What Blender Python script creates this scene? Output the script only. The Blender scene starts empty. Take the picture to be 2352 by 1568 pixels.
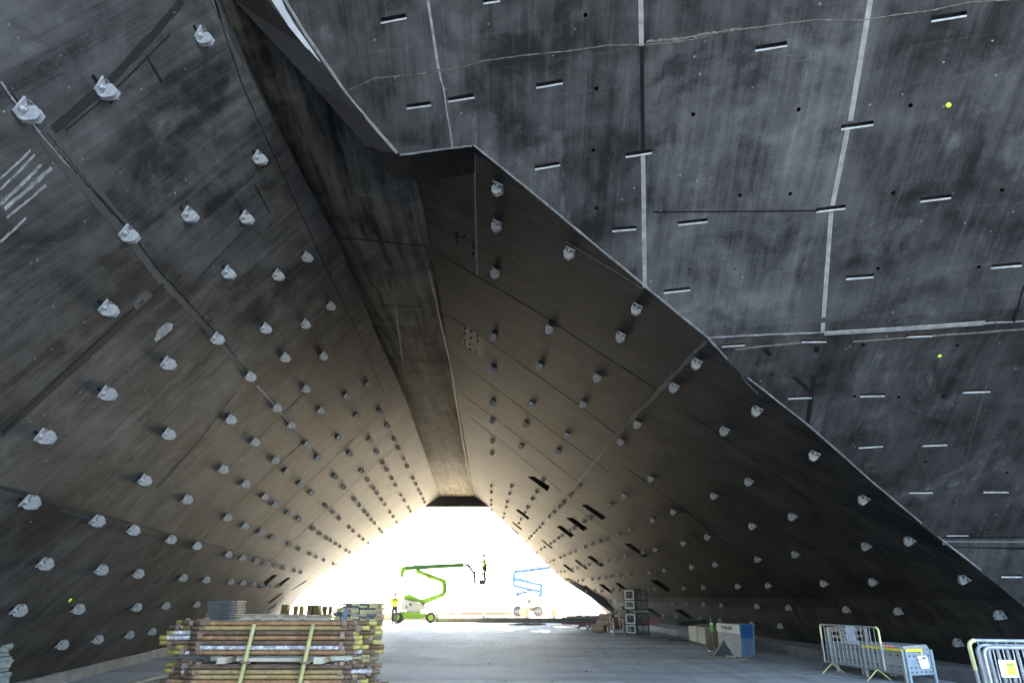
import bpy, bmesh, math, random
from math import sin, cos, tan, atan, radians, sqrt, pi
from mathutils import Vector, Matrix
random.seed(7)
S = bpy.context.scene
COL = S.collection

# ------------------------------------------------------------------ camera geometry (photo measured at 2352 x 1568)
F, CX, CY = 1568.0, 1176.0, 784.0
PITCH = atan(584 / 1568.0)
SP, CP = sin(PITCH), cos(PITCH)
EYE = 1.6
K = 4096 / 2352.0
def ray(x, y):
    cy = y - CY
    yy = cy * SP + F * CP
    return (x - CX) / yy, (-cy * CP + F * SP) / yy
def pt(x, y, Y):
    a, b = ray(x, y)
    return Vector((a * Y, Y, b * Y + EYE))
def gp(x, y):
    a, b = ray(x, y)
    Y = -EYE / b
    return Vector((a * Y, Y, 0))
def crop(ox, oy, s, pts):
    return [((ox + p[0] / s) / K, (oy + p[1] / s) / K) for p in pts]
def lerp(tab, v):
    if v <= tab[0][0]:
        a, b = tab[0], tab[1]
    elif v >= tab[-1][0]:
        a, b = tab[-2], tab[-1]
    else:
        for i in range(len(tab) - 1):
            if tab[i][0] <= v <= tab[i + 1][0]:
                a, b = tab[i], tab[i + 1]; break
    t = (v - a[0]) / (b[0] - a[0])
    return a[1] + (b[1] - a[1]) * t

# ------------------------------------------------------------------ the three ruled surfaces (H = height above the eye)
LA = [(-1.6, -6.6), (1.1, -4.5), (3.8, -3.6), (6.4, -2.77)]
LM = [(-1.6, -.165), (1.1, -.165), (3.8, -.105), (6.4, -.046)]
LC = [(-4, -.35), (2, -.43), (6, -.43), (8.3, -.28), (11.8, -.04), (17, 0), (22.6, .14), (47.7, 0), (60, 0)]
def XL(Y, H):
    w = min(1, max(0, (H - 3.8) / 2.6))
    return lerp(LA, H) + lerp(LM, H) * Y + lerp(LC, Y) * w
RA = [(-1.6, 11.3), (-.15, 10.55), (1.05, 8.9), (3.7, 3.52), (6.4, -1.25)]
RM = [(-1.6, -.087), (1.05, -.087), (3.7, -.0424), (6.4, -.028)]
def XR(Y, H):
    return lerp(RA, H) + lerp(RM, H) * Y
def solve(g, lo=2.0, hi=75.0):
    n = 120
    a = lo; ga = g(a)
    for i in range(1, n + 1):
        b = lo * (hi / lo) ** (i / n); gb = g(b)
        if ga * gb <= 0:
            for _ in range(40):
                m = (a + b) / 2; gm = g(m)
                if ga * gm <= 0: b = m
                else: a, ga = m, gm
            return (a + b) / 2
        a, ga = b, gb
    return None
def onL(x, y):
    a, b = ray(x, y)
    Y = solve(lambda t: a * t - XL(t, b * t))
    if Y is None: Y = 46
    return Vector((a * Y, Y, b * Y + EYE))
def onR(x, y):
    a, b = ray(x, y)
    Y = solve(lambda t: a * t - XR(t, b * t))
    if Y is None: Y = 50
    return Vector((a * Y, Y, b * Y + EYE))
EDGE = [(1085, 335), (1200, 428), (1330, 536), (1480, 660), (1550, 718), (1620, 775), (1690, 850), (1850, 975), (2000, 1107), (2140, 1225), (2250, 1310), (2352, 1390)]
EP = []
for i in range(len(EDGE) - 1):
    for k in range(5):
        t = k / 5
        EP.append(onR(EDGE[i][0] + (EDGE[i + 1][0] - EDGE[i][0]) * t, EDGE[i][1] + (EDGE[i + 1][1] - EDGE[i][1]) * t))
EP.append(onR(*EDGE[-1]))
EP = sorted(EP, key=lambda p: p.z)
YS = [(p.z - EYE, p.y) for p in EP]
YS = [(-3, YS[0][1] + .25)] + YS
FS = [(p.z - EYE, p.y + .205 * p.x) for p in EP]
FS = [(-3, FS[0][1] - .1)] + FS
HC = FS[-1][0]
CORNER = EP[-1].copy()
FS.append((HC + 6, FS[-1][1] - 1.27 * 6))
def onF(x, y, hb=True):
    a, b = ray(x, y)
    Y = solve(lambda t: t - (lerp(FS, b * t) - .205 * a * t), 1.0, 30)
    return Vector((a * Y, Y, b * Y + EYE))
DD = onF(915, 357)
TOPL = onF(612, 0)
XS = [(p.z - EYE, p.x) for p in EP]
XS = [(-3, XS[0][1] + .6)] + XS + [(max(HC + .015, DD.z - EYE), DD.x), (TOPL.z - EYE, TOPL.x)]
def frame(kind, p):
    H = p.z - EYE
    e = .02
    if kind == 'L':
        T = Vector((-(XL(p.y + e, H) - XL(p.y - e, H)), -2 * e, 0)).normalized()
        U = Vector(((XL(p.y, H + e) - XL(p.y, H - e)), 0, 2 * e)).normalized()
        N = T.cross(U)
        if N.x < 0: N = -N
    elif kind == 'R':
        T = Vector((-(XR(p.y + e, H) - XR(p.y - e, H)), -2 * e, 0)).normalized()
        U = Vector(((XR(p.y, H + e) - XR(p.y, H - e)), 0, 2 * e)).normalized()
        N = T.cross(U)
        if N.x > 0: N = -N
    elif kind == 'F':
        T = Vector((1, -.205, 0)).normalized()
        d = (lerp(FS, H + .25) - lerp(FS, H - .25)) / .5
        U = Vector((0, d, 1))
        U = (U - T * U.dot(T)).normalized()
        N = T.cross(U)
        if N.y > 0: N = -N
    else:
        T, U, N = Vector((0, -1, 0)), Vector((1, 0, 0)), Vector((0, 0, -1))
    U = (U - T * U.dot(T)).normalized()
    return T, U, N.normalized()
ON = {'L': onL, 'R': onR, 'F': onF, 'C': lambda x, y: pt(x, y, (6.4) / ray(x, y)[1])}

# ------------------------------------------------------------------ helpers
def tag(o, label=None, cat=None, group=None, kind=None):
    if label: o['label'] = label
    if cat: o['category'] = cat
    if group: o['group'] = group
    if kind: o['kind'] = kind
    return o
def empty(name, loc, label, cat, group=None, rz=0.0):
    o = bpy.data.objects.new(name, None); COL.objects.link(o)
    o.location = loc; o.rotation_euler = (0, 0, rz)
    o.empty_display_size = .2
    return tag(o, label, cat, group)
def link(name, me, parent=None, world=True):
    o = bpy.data.objects.new(name, me); COL.objects.link(o)
    if parent is not None:
        o.parent = parent
        if world:
            m = Matrix.LocRotScale(parent.location, parent.rotation_euler, None)
            pp = parent.parent
            if pp is not None:
                m = Matrix.LocRotScale(pp.location, pp.rotation_euler, None) @ pp_inv(parent) @ m
            o.matrix_parent_inverse = m.inverted()
    return o
def pp_inv(p):
    return p.matrix_parent_inverse
class MB:
    def __init__(self): self.v = []; self.f = []; self.sm = []
    def add(self, vs, fs, smooth=False):
        b = len(self.v)
        self.v += [Vector(v) for v in vs]
        self.f += [tuple(b + i for i in f) for f in fs]
        self.sm += [smooth] * len(fs)
        return self
    def box(self, c, s, M=None):
        hx, hy, hz = s[0] / 2, s[1] / 2, s[2] / 2
        vs = [Vector((x, y, z)) for x in (-hx, hx) for y in (-hy, hy) for z in (-hz, hz)]
        if M is not None: vs = [M @ v for v in vs]
        vs = [v + Vector(c) for v in vs]
        return self.add(vs, [(0, 1, 3, 2), (4, 6, 7, 5), (0, 4, 5, 1), (2, 3, 7, 6), (0, 2, 6, 4), (1, 5, 7, 3)])
    def bar(self, a, b, w, h=None, up=Vector((0, 0, 1))):
        a, b = Vector(a), Vector(b); d = b - a; L = d.length
        if L < 1e-6: return self
        d.normalize()
        if abs(d.dot(up)) > .98: up = Vector((0, 1, 0))
        s = d.cross(up).normalized(); u = s.cross(d)
        M = Matrix((d, s, u)).transposed()
        return self.box((a + b) / 2, (L, w, h or w), M)
    def tube(self, pts, r, n=8, cap=True, closed=False):
        pts = [Vector(p) for p in pts]
        rs = r if isinstance(r, (list, tuple)) else [r] * len(pts)
        rings = []; prev = None
        for i, p in enumerate(pts):
            if i == 0: d = pts[1] - p
            elif i == len(pts) - 1: d = p - pts[-2]
            else: d = (pts[i + 1] - pts[i - 1])
            d.normalize()
            if prev is None:
                a = Vector((0, 0, 1)) if abs(d.z) < .9 else Vector((0, 1, 0))
                s = d.cross(a).normalized()
            else:
                s = (prev - d * prev.dot(d)).normalized()
            prev = s; u = d.cross(s)
            rings.append([p + (s * cos(2 * pi * k / n) + u * sin(2 * pi * k / n)) * rs[i] for k in range(n)])
        vs = [v for rg in rings for v in rg]
        fs = []
        for i in range(len(rings) - 1):
            for k in range(n):
                k2 = (k + 1) % n
                fs.append((i * n + k, i * n + k2, (i + 1) * n + k2, (i + 1) * n + k))
        self.add(vs, fs, True)
        if cap:
            self.add(rings[0], [tuple(range(n))[::-1]]); self.add(rings[-1], [tuple(range(n))])
        return self
    def prism(self, poly, y0, y1):
        """poly = list of (X, Z); extruded along Y"""
        n = len(poly)
        vs = [(p[0], y0, p[1]) for p in poly] + [(p[0], y1, p[1]) for p in poly]
        fs = [tuple(range(n)), tuple(range(2 * n - 1, n - 1, -1))]
        for i in range(n):
            j = (i + 1) % n
            fs.append((i, n + i, n + j, j))
        return self.add(vs, fs)
    def mesh(self, name, mat, bevel=0, flip=True):
        me = bpy.data.meshes.new(name)
        me.from_pydata([tuple(v) for v in self.v], [], self.f)
        for p, s in zip(me.polygons, self.sm): p.use_smooth = s
        bm = bmesh.new(); bm.from_mesh(me)
        if flip: bmesh.ops.recalc_face_normals(bm, faces=bm.faces)
        if bevel:
            try: bmesh.ops.bevel(bm, geom=[e for e in bm.edges if e.calc_face_angle(0) > .5], offset=bevel, segments=1, affect='EDGES')
            except Exception: pass
        bm.to_mesh(me); bm.free()
        if mat: me.materials.append(mat)
        return me
    def build(self, name, mat, parent=None, bevel=0, world=True):
        return link(name, self.mesh(name, mat, bevel), parent, world)

# ------------------------------------------------------------------ materials
def newmat(name):
    m = bpy.data.materials.new(name); m.use_nodes = True
    nt = m.node_tree
    return m, nt, nt.nodes['Principled BSDF']
def N_(nt, t, **kw):
    n = nt.nodes.new(t)
    for k, v in kw.items(): setattr(n, k, v)
    return n
def ramp(nt, fac, stops):
    r = N_(nt, 'ShaderNodeValToRGB')
    el = r.color_ramp.elements
    while len(el) < len(stops): el.new(.5)
    for e, (p, c) in zip(el, stops):
        e.position = p
        e.color = (c, c, c, 1) if not isinstance(c, (tuple, list)) else (*c, 1)
    nt.links.new(fac, r.inputs[0])
    return r
def noise(nt, vec, scale, detail=5, rough=.6, sx=1, sy=1, sz=1, off=0, dist=0):
    mp = N_(nt, 'ShaderNodeMapping')
    mp.inputs['Scale'].default_value = (sx, sy, sz)
    mp.inputs['Location'].default_value = (off, off * 1.7, off * .3)
    nt.links.new(vec, mp.inputs[0])
    n = N_(nt, 'ShaderNodeTexNoise')
    n.inputs['Scale'].default_value = scale; n.inputs['Detail'].default_value = detail
    n.inputs['Roughness'].default_value = rough; n.inputs['Distortion'].default_value = dist
    nt.links.new(mp.outputs[0], n.inputs['Vector'])
    return n
def mix(nt, fac, a, b, mode='MIX'):
    m = N_(nt, 'ShaderNodeMix', data_type='RGBA', blend_type=mode)
    for s, v in ((m.inputs[0], fac), (m.inputs[6], a), (m.inputs[7], b)):
        if hasattr(v, 'is_linked') or hasattr(v, 'links'): nt.links.new(v, s)
        elif isinstance(v, (tuple, list)): s.default_value = (*v, 1)
        else: s.default_value = v
    return m.outputs[2]
def plain(name, col, rough=.6, metal=0, var=.25, scale=6, bump=.1, dirt=None, spec=.5):
    m, nt, b = newmat(name)
    tc = N_(nt, 'ShaderNodeTexCoord')
    n1 = noise(nt, tc.outputs['Object'], scale, 6, .65)
    dk = tuple(c * (1 - var) for c in col); lt = tuple(min(1, c * (1 + var)) for c in col)
    r = ramp(nt, n1.outputs[0], [(.3, dk), (.7, lt)])
    out = r.outputs[0]
    if dirt:
        n2 = noise(nt, tc.outputs['Object'], scale * 2.3, 6, .7, off=4)
        r2 = ramp(nt, n2.outputs[0], [(dirt[1], 0), (dirt[1] + .12, 1)])
        out = mix(nt, r2.outputs[0], out, dirt[0])
    nt.links.new(out, b.inputs['Base Color'])
    b.inputs['Roughness'].default_value = rough; b.inputs['Metallic'].default_value = metal
    b.inputs['Specular IOR Level'].default_value = spec
    if bump:
        bp = N_(nt, 'ShaderNodeBump'); bp.inputs['Strength'].default_value = bump; bp.inputs['Distance'].default_value = .01
        nt.links.new(n1.outputs[0], bp.inputs['Height']); nt.links.new(bp.outputs[0], b.inputs['Normal'])
    return m
def ramp01(nt, v, a, b):
    n = N_(nt, 'ShaderNodeMapRange'); n.inputs[1].default_value = a; n.inputs[2].default_value = b
    nt.links.new(v, n.inputs[0]); return n.outputs[0]
_b, _c, _j, _t = onF(1477, 400), onF(1935, 400), onF(1750, 783), onF(1700, 66)
PANEL = (_b.x, _c.x, (_j.z - EYE) * 1.6, (_t.z - EYE) * 1.6)
def concrete(name, dark, light, streak=.5, blotch=.5, eff=.3, seed=0, grid=0, rough=.62, sdir=(7, .22), cloud=1.0, spec=.22, panel=False):
    """board-marked pigmented concrete; UV: u = metres along the wall, v = metres up the wall"""
    m, nt, b = newmat(name)
    uv = N_(nt, 'ShaderNodeUVMap').outputs[0]
    big = noise(nt, uv, .45, 5, .6, off=seed, dist=.3)
    mid = noise(nt, uv, 1.3, 7, .68, off=seed + 3, dist=.4)
    st = noise(nt, uv, 1.0, 5, .6, sx=sdir[0], sy=sdir[1], off=seed + 7)
    st2 = noise(nt, uv, 1.0, 4, .7, sx=sdir[0] * 4.5, sy=sdir[1] * 2.2, off=seed + 9)
    fine = noise(nt, uv, 38, 4, .7, off=seed + 11)
    def math_(op, a, c):
        n = N_(nt, 'ShaderNodeMath', operation=op)
        for s, v in ((n.inputs[0], a), (n.inputs[1], c)):
            if isinstance(v, (int, float)): s.default_value = v
            else: nt.links.new(v, s)
        return n.outputs[0]
    a = math_('MULTIPLY', math_('SUBTRACT', big.outputs[0], .5), 1.5 * cloud)
    a = math_('ADD', a, math_('MULTIPLY', math_('SUBTRACT', mid.outputs[0], .5), blotch * 2.6))
    a = math_('ADD', a, math_('MULTIPLY', math_('SUBTRACT', st.outputs[0], .5), streak * 2.2))
    a = math_('ADD', a, math_('MULTIPLY', math_('SUBTRACT', st2.outputs[0], .5), streak * 1.4))
    a = math_('ADD', a, math_('MULTIPLY', math_('SUBTRACT', fine.outputs[0], .5), .35))
    a = math_('ADD', a, .42)
    r = ramp(nt, a, [(0, dark), (1, light)])
    out = r.outputs[0]
    if panel:
        # each pour came out a different grey
        sep0 = N_(nt, 'ShaderNodeSeparateXYZ'); nt.links.new(uv, sep0.inputs[0])
        wob = math_('MULTIPLY', math_('SUBTRACT', mid.outputs[0], .5), .5)
        uu, vv = math_('ADD', sep0.outputs[0], wob), math_('ADD', sep0.outputs[1], wob)
        xb, xc, vj, vt = PANEL
        inb = math_('MULTIPLY', ramp01(nt, uu, xb - .15, xb + .15), math_('SUBTRACT', 1, ramp01(nt, uu, xc - .15, xc + .15)))
        up = ramp01(nt, vv, vj - .12, vj + .12)
        top = ramp01(nt, vv, vt - .1, vt + .1)
        f = math_('ADD', .48, math_('MULTIPLY', up, .15))
        f = math_('ADD', f, math_('MULTIPLY', math_('MULTIPLY', inb, up), math_('SUBTRACT', .4, math_('MULTIPLY', top, .36))))
        lft = math_('SUBTRACT', 1, ramp01(nt, uu, xb - 1.6, xb - .6))
        f = math_('ADD', f, math_('MULTIPLY', math_('MULTIPLY', lft, up), .12))
        gg = N_(nt, 'ShaderNodeCombineColor')
        for i in range(3): nt.links.new(f, gg.inputs[i])
        out = mix(nt, 1.0, out, gg.outputs[0], 'MULTIPLY')
    # pale lime bloom
    e1 = noise(nt, uv, .55, 8, .72, off=seed + 21, dist=.8)
    e2 = noise(nt, uv, 2.4, 6, .7, sx=2.2, sy=.8, off=seed + 25)
    em = math_('MULTIPLY', ramp(nt, e1.outputs[0], [(.52, 0), (.72, 1)]).outputs[0], ramp(nt, e2.outputs[0], [(.42, 0), (.7, 1)]).outputs[0])
    out = mix(nt, math_('MULTIPLY', em, eff), out, tuple(min(1, c * 2.6) for c in light))
    # thin pale runs
    w = noise(nt, uv, 1.0, 2, .5, sx=17, sy=.12, off=seed + 31)
    wm = math_('MULTIPLY', ramp(nt, w.outputs[0], [(.66, 0), (.72, 1)]).outputs[0], ramp(nt, mid.outputs[0], [(.5, 0), (.65, 1)]).outputs[0])
    out = mix(nt, math_('MULTIPLY', wm, .35 * streak), out, tuple(min(1, c * 2.2) for c in light))
    if grid:
        sep = N_(nt, 'ShaderNodeSeparateXYZ'); nt.links.new(uv, sep.inputs[0])
        def line(s, per, wd):
            f = math_('FRACT', math_('MULTIPLY', s, 1 / per), 0)
            return math_('LESS_THAN', f, wd)
        g = math_('MAXIMUM', line(sep.outputs[0], .47, .06), line(sep.outputs[1], .43, .06))
        dots = math_('MULTIPLY', ramp(nt, fine.outputs[0], [(.45, 0), (.6, 1)]).outputs[0], g)
        gm = math_('MULTIPLY', dots, ramp(nt, e1.outputs[0], [(.42, 1), (.5, 0)]).outputs[0])
        out = mix(nt, math_('MULTIPLY', gm, grid), out, tuple(min(1, c * 2.) for c in light))
    # air-bubble pits and chips
    vo = N_(nt, 'ShaderNodeTexVoronoi'); vo.inputs['Scale'].default_value = 3.2
    nt.links.new(uv, vo.inputs['Vector'])
    pit = ramp(nt, vo.outputs['Distance'], [(.035, 1), (.06, 0)])
    out = mix(nt, math_('MULTIPLY', pit.outputs[0], .5), out, tuple(min(1, c * 2.4) for c in light))
    nt.links.new(out, b.inputs['Base Color'])
    b.inputs['Specular IOR Level'].default_value = spec
    rr = ramp(nt, mid.outputs[0], [(.3, rough - .03), (.7, rough + .03)])
    nt.links.new(rr.outputs[0], b.inputs['Roughness'])
    bp = N_(nt, 'ShaderNodeBump'); bp.inputs['Strength'].default_value = .3; bp.inputs['Distance'].default_value = .004
    hh = math_('ADD', math_('MULTIPLY', st2.outputs[0], .8 * streak), math_('MULTIPLY', fine.outputs[0], .4))
    nt.links.new(hh, bp.inputs['Height']); nt.links.new(bp.outputs[0], b.inputs['Normal'])
    return m

M = {}
M['wall_left'] = concrete('black_concrete_left', (.0098, .0096, .0093), (.061, .0585, .0545), streak=.6, blotch=.85, eff=.45, seed=1, rough=.66, spec=.1)
M['wall_right'] = concrete('black_concrete_right', (.0092, .009, .0086), (.045, .0428, .0392), streak=.6, blotch=.7, eff=.4, seed=5, grid=.2, rough=.7, spec=.05)
M['facade'] = concrete('black_concrete_facade', (.017, .0165, .0162), (.09, .087, .083), streak=.5, blotch=.95, eff=.5, seed=13, grid=.11, cloud=1.1, panel=True, spec=.1, sdir=(5, .35))
M['ceiling'] = concrete('black_concrete_soffit', (.018, .0162, .0135), (.115, .1, .078), streak=1.1, blotch=.5, eff=.5, seed=19, spec=.03, rough=.8, sdir=(.25, 5))
M['soffit'] = concrete('shaded_concrete_return', (.006, .0056, .005), (.02, .018, .016), streak=.3, blotch=.5, eff=.2, seed=23, spec=.02, rough=.8)  # darker than the outer face: the return's shade is put into the colour
M['joint_light'] = plain('joint_filler', (.175, .168, .156), .9, var=.35, scale=9, dirt=((.1, .085, .065), .6))
M['joint_rough'] = plain('ragged_grout', (.105, .092, .075), .95, var=.7, scale=16, bump=.6, dirt=((.05, .048, .045), .5))
M['joint_pale'] = plain('thin_joint', (.16, .155, .15), .9, var=.4, scale=8, dirt=((.06, .06, .06), .52))
M['steel_in'] = plain('shaded_rusty_channel', (.035, .026, .02), .8, var=.5, scale=20)  # dark rust tone also paints in the shade inside the slots
M['lit_lip'] = plain('lit_channel_lip', (.37, .365, .355), .45, .2, var=.35, scale=14, dirt=((.2, .15, .1), .6))  # pale colour paints the light caught by the slot's lower face
M['joint_dark'] = plain('dark_groove', (.008, .0078, .0075), .95, var=.3, spec=.1)
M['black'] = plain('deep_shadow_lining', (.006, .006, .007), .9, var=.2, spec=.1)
M['band'] = concrete('smooth_band', (.05, .052, .056), (.12, .12, .12), streak=.2, blotch=.4, eff=.3, seed=41)
M['stain'] = concrete('smooth_joint_stripe', (.0115, .0112, .0108), (.062, .0595, .056), streak=.5, blotch=.8, eff=.3, seed=44, spec=.05)
M['smear'] = concrete('lime_smear', (.016, .0155, .0148), (.085, .081, .075), streak=.2, blotch=1.2, eff=.5, seed=51, spec=.05)
M['galv'] = plain('galvanised_steel', (.2, .196, .188), .55, .25, var=.28, scale=18, bump=.03, dirt=((.2, .17, .13), .63))
M['galv_grey'] = plain('dirty_galvanised_steel', (.2, .2, .2), .6, .3, var=.35, scale=25, bump=.05, dirt=((.16, .1, .06), .6))
M['galv_dull'] = plain('dull_galvanised_steel', (.42, .44, .45), .5, .5, var=.25, scale=14, bump=.05)
M['cable'] = plain('black_rubber', (.015, .015, .016), .6)
M['lime'] = plain('lime_plastic', (.55, .75, .02), .4, var=.1)
M['cream'] = plain('cream_plastic', (.5, .47, .2), .4, var=.1)

def ground_mat():
    m, nt, b = newmat('worn_concrete_slab')
    tc = N_(nt, 'ShaderNodeTexCoord').outputs['Object']
    n1 = noise(nt, tc, .22, 6, .6); n2 = noise(nt, tc, 1.1, 8, .7, sx=1, sy=.5, off=3, dist=.5); n3 = noise(nt, tc, 14, 5, .7, off=5)
    n4 = noise(nt, tc, .5, 6, .62, sx=.35, sy=1.6, off=8, dist=.6)
    def ma(op, a, c):
        n = N_(nt, 'ShaderNodeMath', operation=op)
        for s, v in ((n.inputs[0], a), (n.inputs[1], c)):
            if isinstance(v, (int, float)): s.default_value = v
            else: nt.links.new(v, s)
        return n.outputs[0]
    a = ma('ADD', ma('MULTIPLY', n1.outputs[0], .7), ma('MULTIPLY', n2.outputs[0], .8))
    a = ma('ADD', a, ma('MULTIPLY', n3.outputs[0], .3))
    a = ma('SUBTRACT', a, .42)
    r = ramp(nt, a, [(.2, (.2, .194, .184)), (.5, (.33, .322, .308)), (.85, (.5, .49, .47))])
    st = ramp(nt, n4.outputs[0], [(.52, 0), (.64, 1)])
    out = mix(nt, ma('MULTIPLY', st.outputs[0], .5), r.outputs[0], (.13, .127, .122))
    st2 = ramp(nt, noise(nt, tc, .8, 7, .7, sx=.3, sy=1.3, off=15).outputs[0], [(.6, 0), (.68, 1)])
    out = mix(nt, ma('MULTIPLY', st2.outputs[0], .5), out, (.42, .41, .39))
    trk = noise(nt, tc, 1, 5, .6, sx=1.9, sy=.09, off=31, dist=.25)
    tm_ = ramp(nt, trk.outputs[0], [(.56, 0), (.62, 1), (.66, 1), (.7, 0)])
    out = mix(nt, ma('MULTIPLY', tm_.outputs[0], .3), out, (.13, .127, .12))
    bl_ = ramp(nt, noise(nt, tc, .55, 7, .75, off=37, dist=1.2).outputs[0], [(.58, 0), (.66, 1)])
    out = mix(nt, ma('MULTIPLY', bl_.outputs[0], .6), out, (.12, .117, .11))
    cr = N_(nt, 'ShaderNodeTexBrick'); cr.inputs['Scale'].default_value = 1; cr.offset = 0
    cr.inputs['Brick Width'].default_value = 5.6; cr.inputs['Row Height'].default_value = 6.3; cr.inputs['Mortar Size'].default_value = .012
    nt.links.new(tc, cr.inputs['Vector'])
    out = mix(nt, ma('MULTIPLY', cr.outputs['Fac'], .22), out, (.07, .068, .065))
    # puddles (only where the slab is low, deep in the passage)
    pn = noise(nt, tc, .3, 3, .5, sx=.5, sy=.9, off=2.4)
    pm = ramp(nt, pn.outputs[0], [(.9, 0), (.95, 1)])
    nt.links.new(mix(nt, ma('MULTIPLY', pm.outputs[0], .45), out, (.07, .07, .068)), b.inputs['Base Color'])
    rr = mix(nt, pm.outputs[0], ramp(nt, n2.outputs[0], [(.3, .6), (.7, .84)]).outputs[0], (.12, .12, .12))
    b.inputs['Specular IOR Level'].default_value = .35
    nt.links.new(rr, b.inputs['Roughness'])
    bp = N_(nt, 'ShaderNodeBump'); bp.inputs['Strength'].default_value = .25; bp.inputs['Distance'].default_value = .01
    hs = mix(nt, pm.outputs[0], n3.outputs[0], (.4, .4, .4))
    nt.links.new(hs, bp.inputs['Height']); nt.links.new(bp.outputs[0], b.inputs['Normal'])
    return m
M['ground'] = ground_mat()
M['kerb'] = plain('kerb_concrete', (.095, .093, .089), .85, var=.35, scale=3, bump=.3, dirt=((.1, .095, .085), .58))

# ------------------------------------------------------------------ slabs with UV
def slab(name, grid, uvs, thick, away, mat):
    """closed slab from a grid of points; away(p) = unit vector pointing out of the passage"""
    nr, nc = len(grid), len(grid[0])
    me = bpy.data.meshes.new(name)
    vs = [p for row in grid for p in row]
    back = []
    for i in range(nr):
        for j in range(nc):
            a = grid[min(i + 1, nr - 1)][j] - grid[max(i - 1, 0)][j]
            c = grid[i][min(j + 1, nc - 1)] - grid[i][max(j - 1, 0)]
            n = a.cross(c)
            n.normalize()
            if n.dot(away) < 0: n = -n
            back.append(grid[i][j] + n * thick)
    fs = []; idx = lambda i, j: i * nc + j; B = nr * nc
    for i in range(nr - 1):
        for j in range(nc - 1):
            fs.append((idx(i, j), idx(i, j + 1), idx(i + 1, j + 1), idx(i + 1, j)))
            fs.append((B + idx(i, j), B + idx(i + 1, j), B + idx(i + 1, j + 1), B + idx(i, j + 1)))
    for j in range(nc - 1):
        fs.append((idx(0, j), B + idx(0, j), B + idx(0, j + 1), idx(0, j + 1)))
        fs.append((idx(nr - 1, j), idx(nr - 1, j + 1), B + idx(nr - 1, j + 1), B + idx(nr - 1, j)))
    for i in range(nr - 1):
        fs.append((idx(i, 0), idx(i + 1, 0), B + idx(i + 1, 0), B + idx(i, 0)))
        fs.append((idx(i, nc - 1), B + idx(i, nc - 1), B + idx(i + 1, nc - 1), idx(i + 1, nc - 1)))
    me.from_pydata([tuple(v) for v in vs + back], [], fs)
    ul = me.uv_layers.new(name='UVMap')
    flat = [u for row in uvs for u in row]
    for p in me.polygons:
        for li in p.loop_indices:
            vi = me.loops[li].vertex_index
            u = flat[vi % B]
            ul.data[li].uv = u if vi < B else (u[0] + .3, u[1] + .2)
    bm = bmesh.new(); bm.from_mesh(me); bmesh.ops.recalc_face_normals(bm, faces=bm.faces); bm.to_mesh(me); bm.free()
    me.materials.append(mat)
    return me
def cut(me, cutter):
    """subtract the cutter mesh and return a baked mesh"""
    for mode in ((False, 'EXACT'), (True, 'EXACT'), (False, 'FAST')):
        out = cut1(me, cutter, *mode)
        fr = sum(p.area for p in out.polygons) / sum(p.area for p in me.polygons)
        print('CUT', mode, fr)
        if .9 < fr < 1.1: return out
    return me
def cut1(me, cutter, selfx, solver):
    a = bpy.data.objects.new('tmp_a', me); b = bpy.data.objects.new('tmp_b', cutter)
    COL.objects.link(a); COL.objects.link(b)
    md = a.modifiers.new('b', 'BOOLEAN'); md.operation = 'DIFFERENCE'; md.object = b; md.solver = solver
    if solver == 'EXACT': md.use_self = selfx
    dg = bpy.context.evaluated_depsgraph_get(); dg.update()
    out = bpy.data.meshes.new_from_object(a.evaluated_get(dg), depsgraph=dg)
    bpy.data.objects.remove(a); bpy.data.objects.remove(b)
    return out

rows_L = [-1.75 + i * (6.4 + 1.75) / 34 for i in range(35)]
cols_L = [-4, -1.5, .5, 2, 3, 4, 5, 6, 7, 8.3, 9.5, 10.6, 11.8, 13.5, 15, 17, 19, 21, 22.6, 26, 30, 34, 38, 42, 44, 46]
gL = []; uL = []
for H in rows_L:
    yf = lerp([(-1.8, 38), (-.8, 40), (1.1, 44.5), (3.8, 46.3), (6.4, 47.6)], H)
    row = []; ur = []
    for Y in cols_L:
        YY = Y if Y < 42 else 42 + (Y - 42) * (yf - 42) / 4
        row.append(Vector((XL(YY, H), YY, H + EYE))); ur.append((YY - H * .5, H * 1.25))
    gL.append(row); uL.append(ur)
FARR = [(-1.8, 50), (-.4, 53), (1.05, 55.7), (3.1, 55.6), (5, 51), (6, 48.2), (6.4, 47.7)]
rows_R = [-1.75 + i * (6.4 + 1.75) / 34 for i in range(35)]
YS2 = YS + [(HC + .01, 8.15), (6.4, 8.25)]
gR = []; uR = []
for H in rows_R:
    y0 = lerp(YS2, H); y1 = lerp(FARR, H)
    row = []; ur = []
    for j in range(27):
        t = j / 26; YY = y0 + (y1 - y0) * (t ** 1.5)
        row.append(Vector((XR(YY, H), YY, H + EYE))); ur.append((YY, H * 1.9 + 20))
    gR.append(row); uR.append(ur)
hs = [-1.75, -1.2, -.7, -.2, .2, .6, 1.0, 1.3] + [1.6 + .28 * i for i in range(16)]
hs = [h for h in hs if h < HC - .05] + [HC, XS[-2][0]] + [XS[-2][0] + (TOPL.z - EYE - XS[-2][0]) * k / 4 for k in range(1, 5)] + [TOPL.z - EYE + .5, TOPL.z - EYE + 1.0, TOPL.z - EYE + 1.7]
gF = []; uF = []
for H in hs:
    x0 = lerp(XS, H)
    row = []; ur = []
    for j in range(15):
        t = j / 14; X = x0 + (20 - x0) * t ** 1.3
        row.append(Vector((X, lerp(FS, H) - .205 * X, H + EYE))); ur.append((X, H * 1.6))
    gF.append(row); uF.append(ur)

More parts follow.
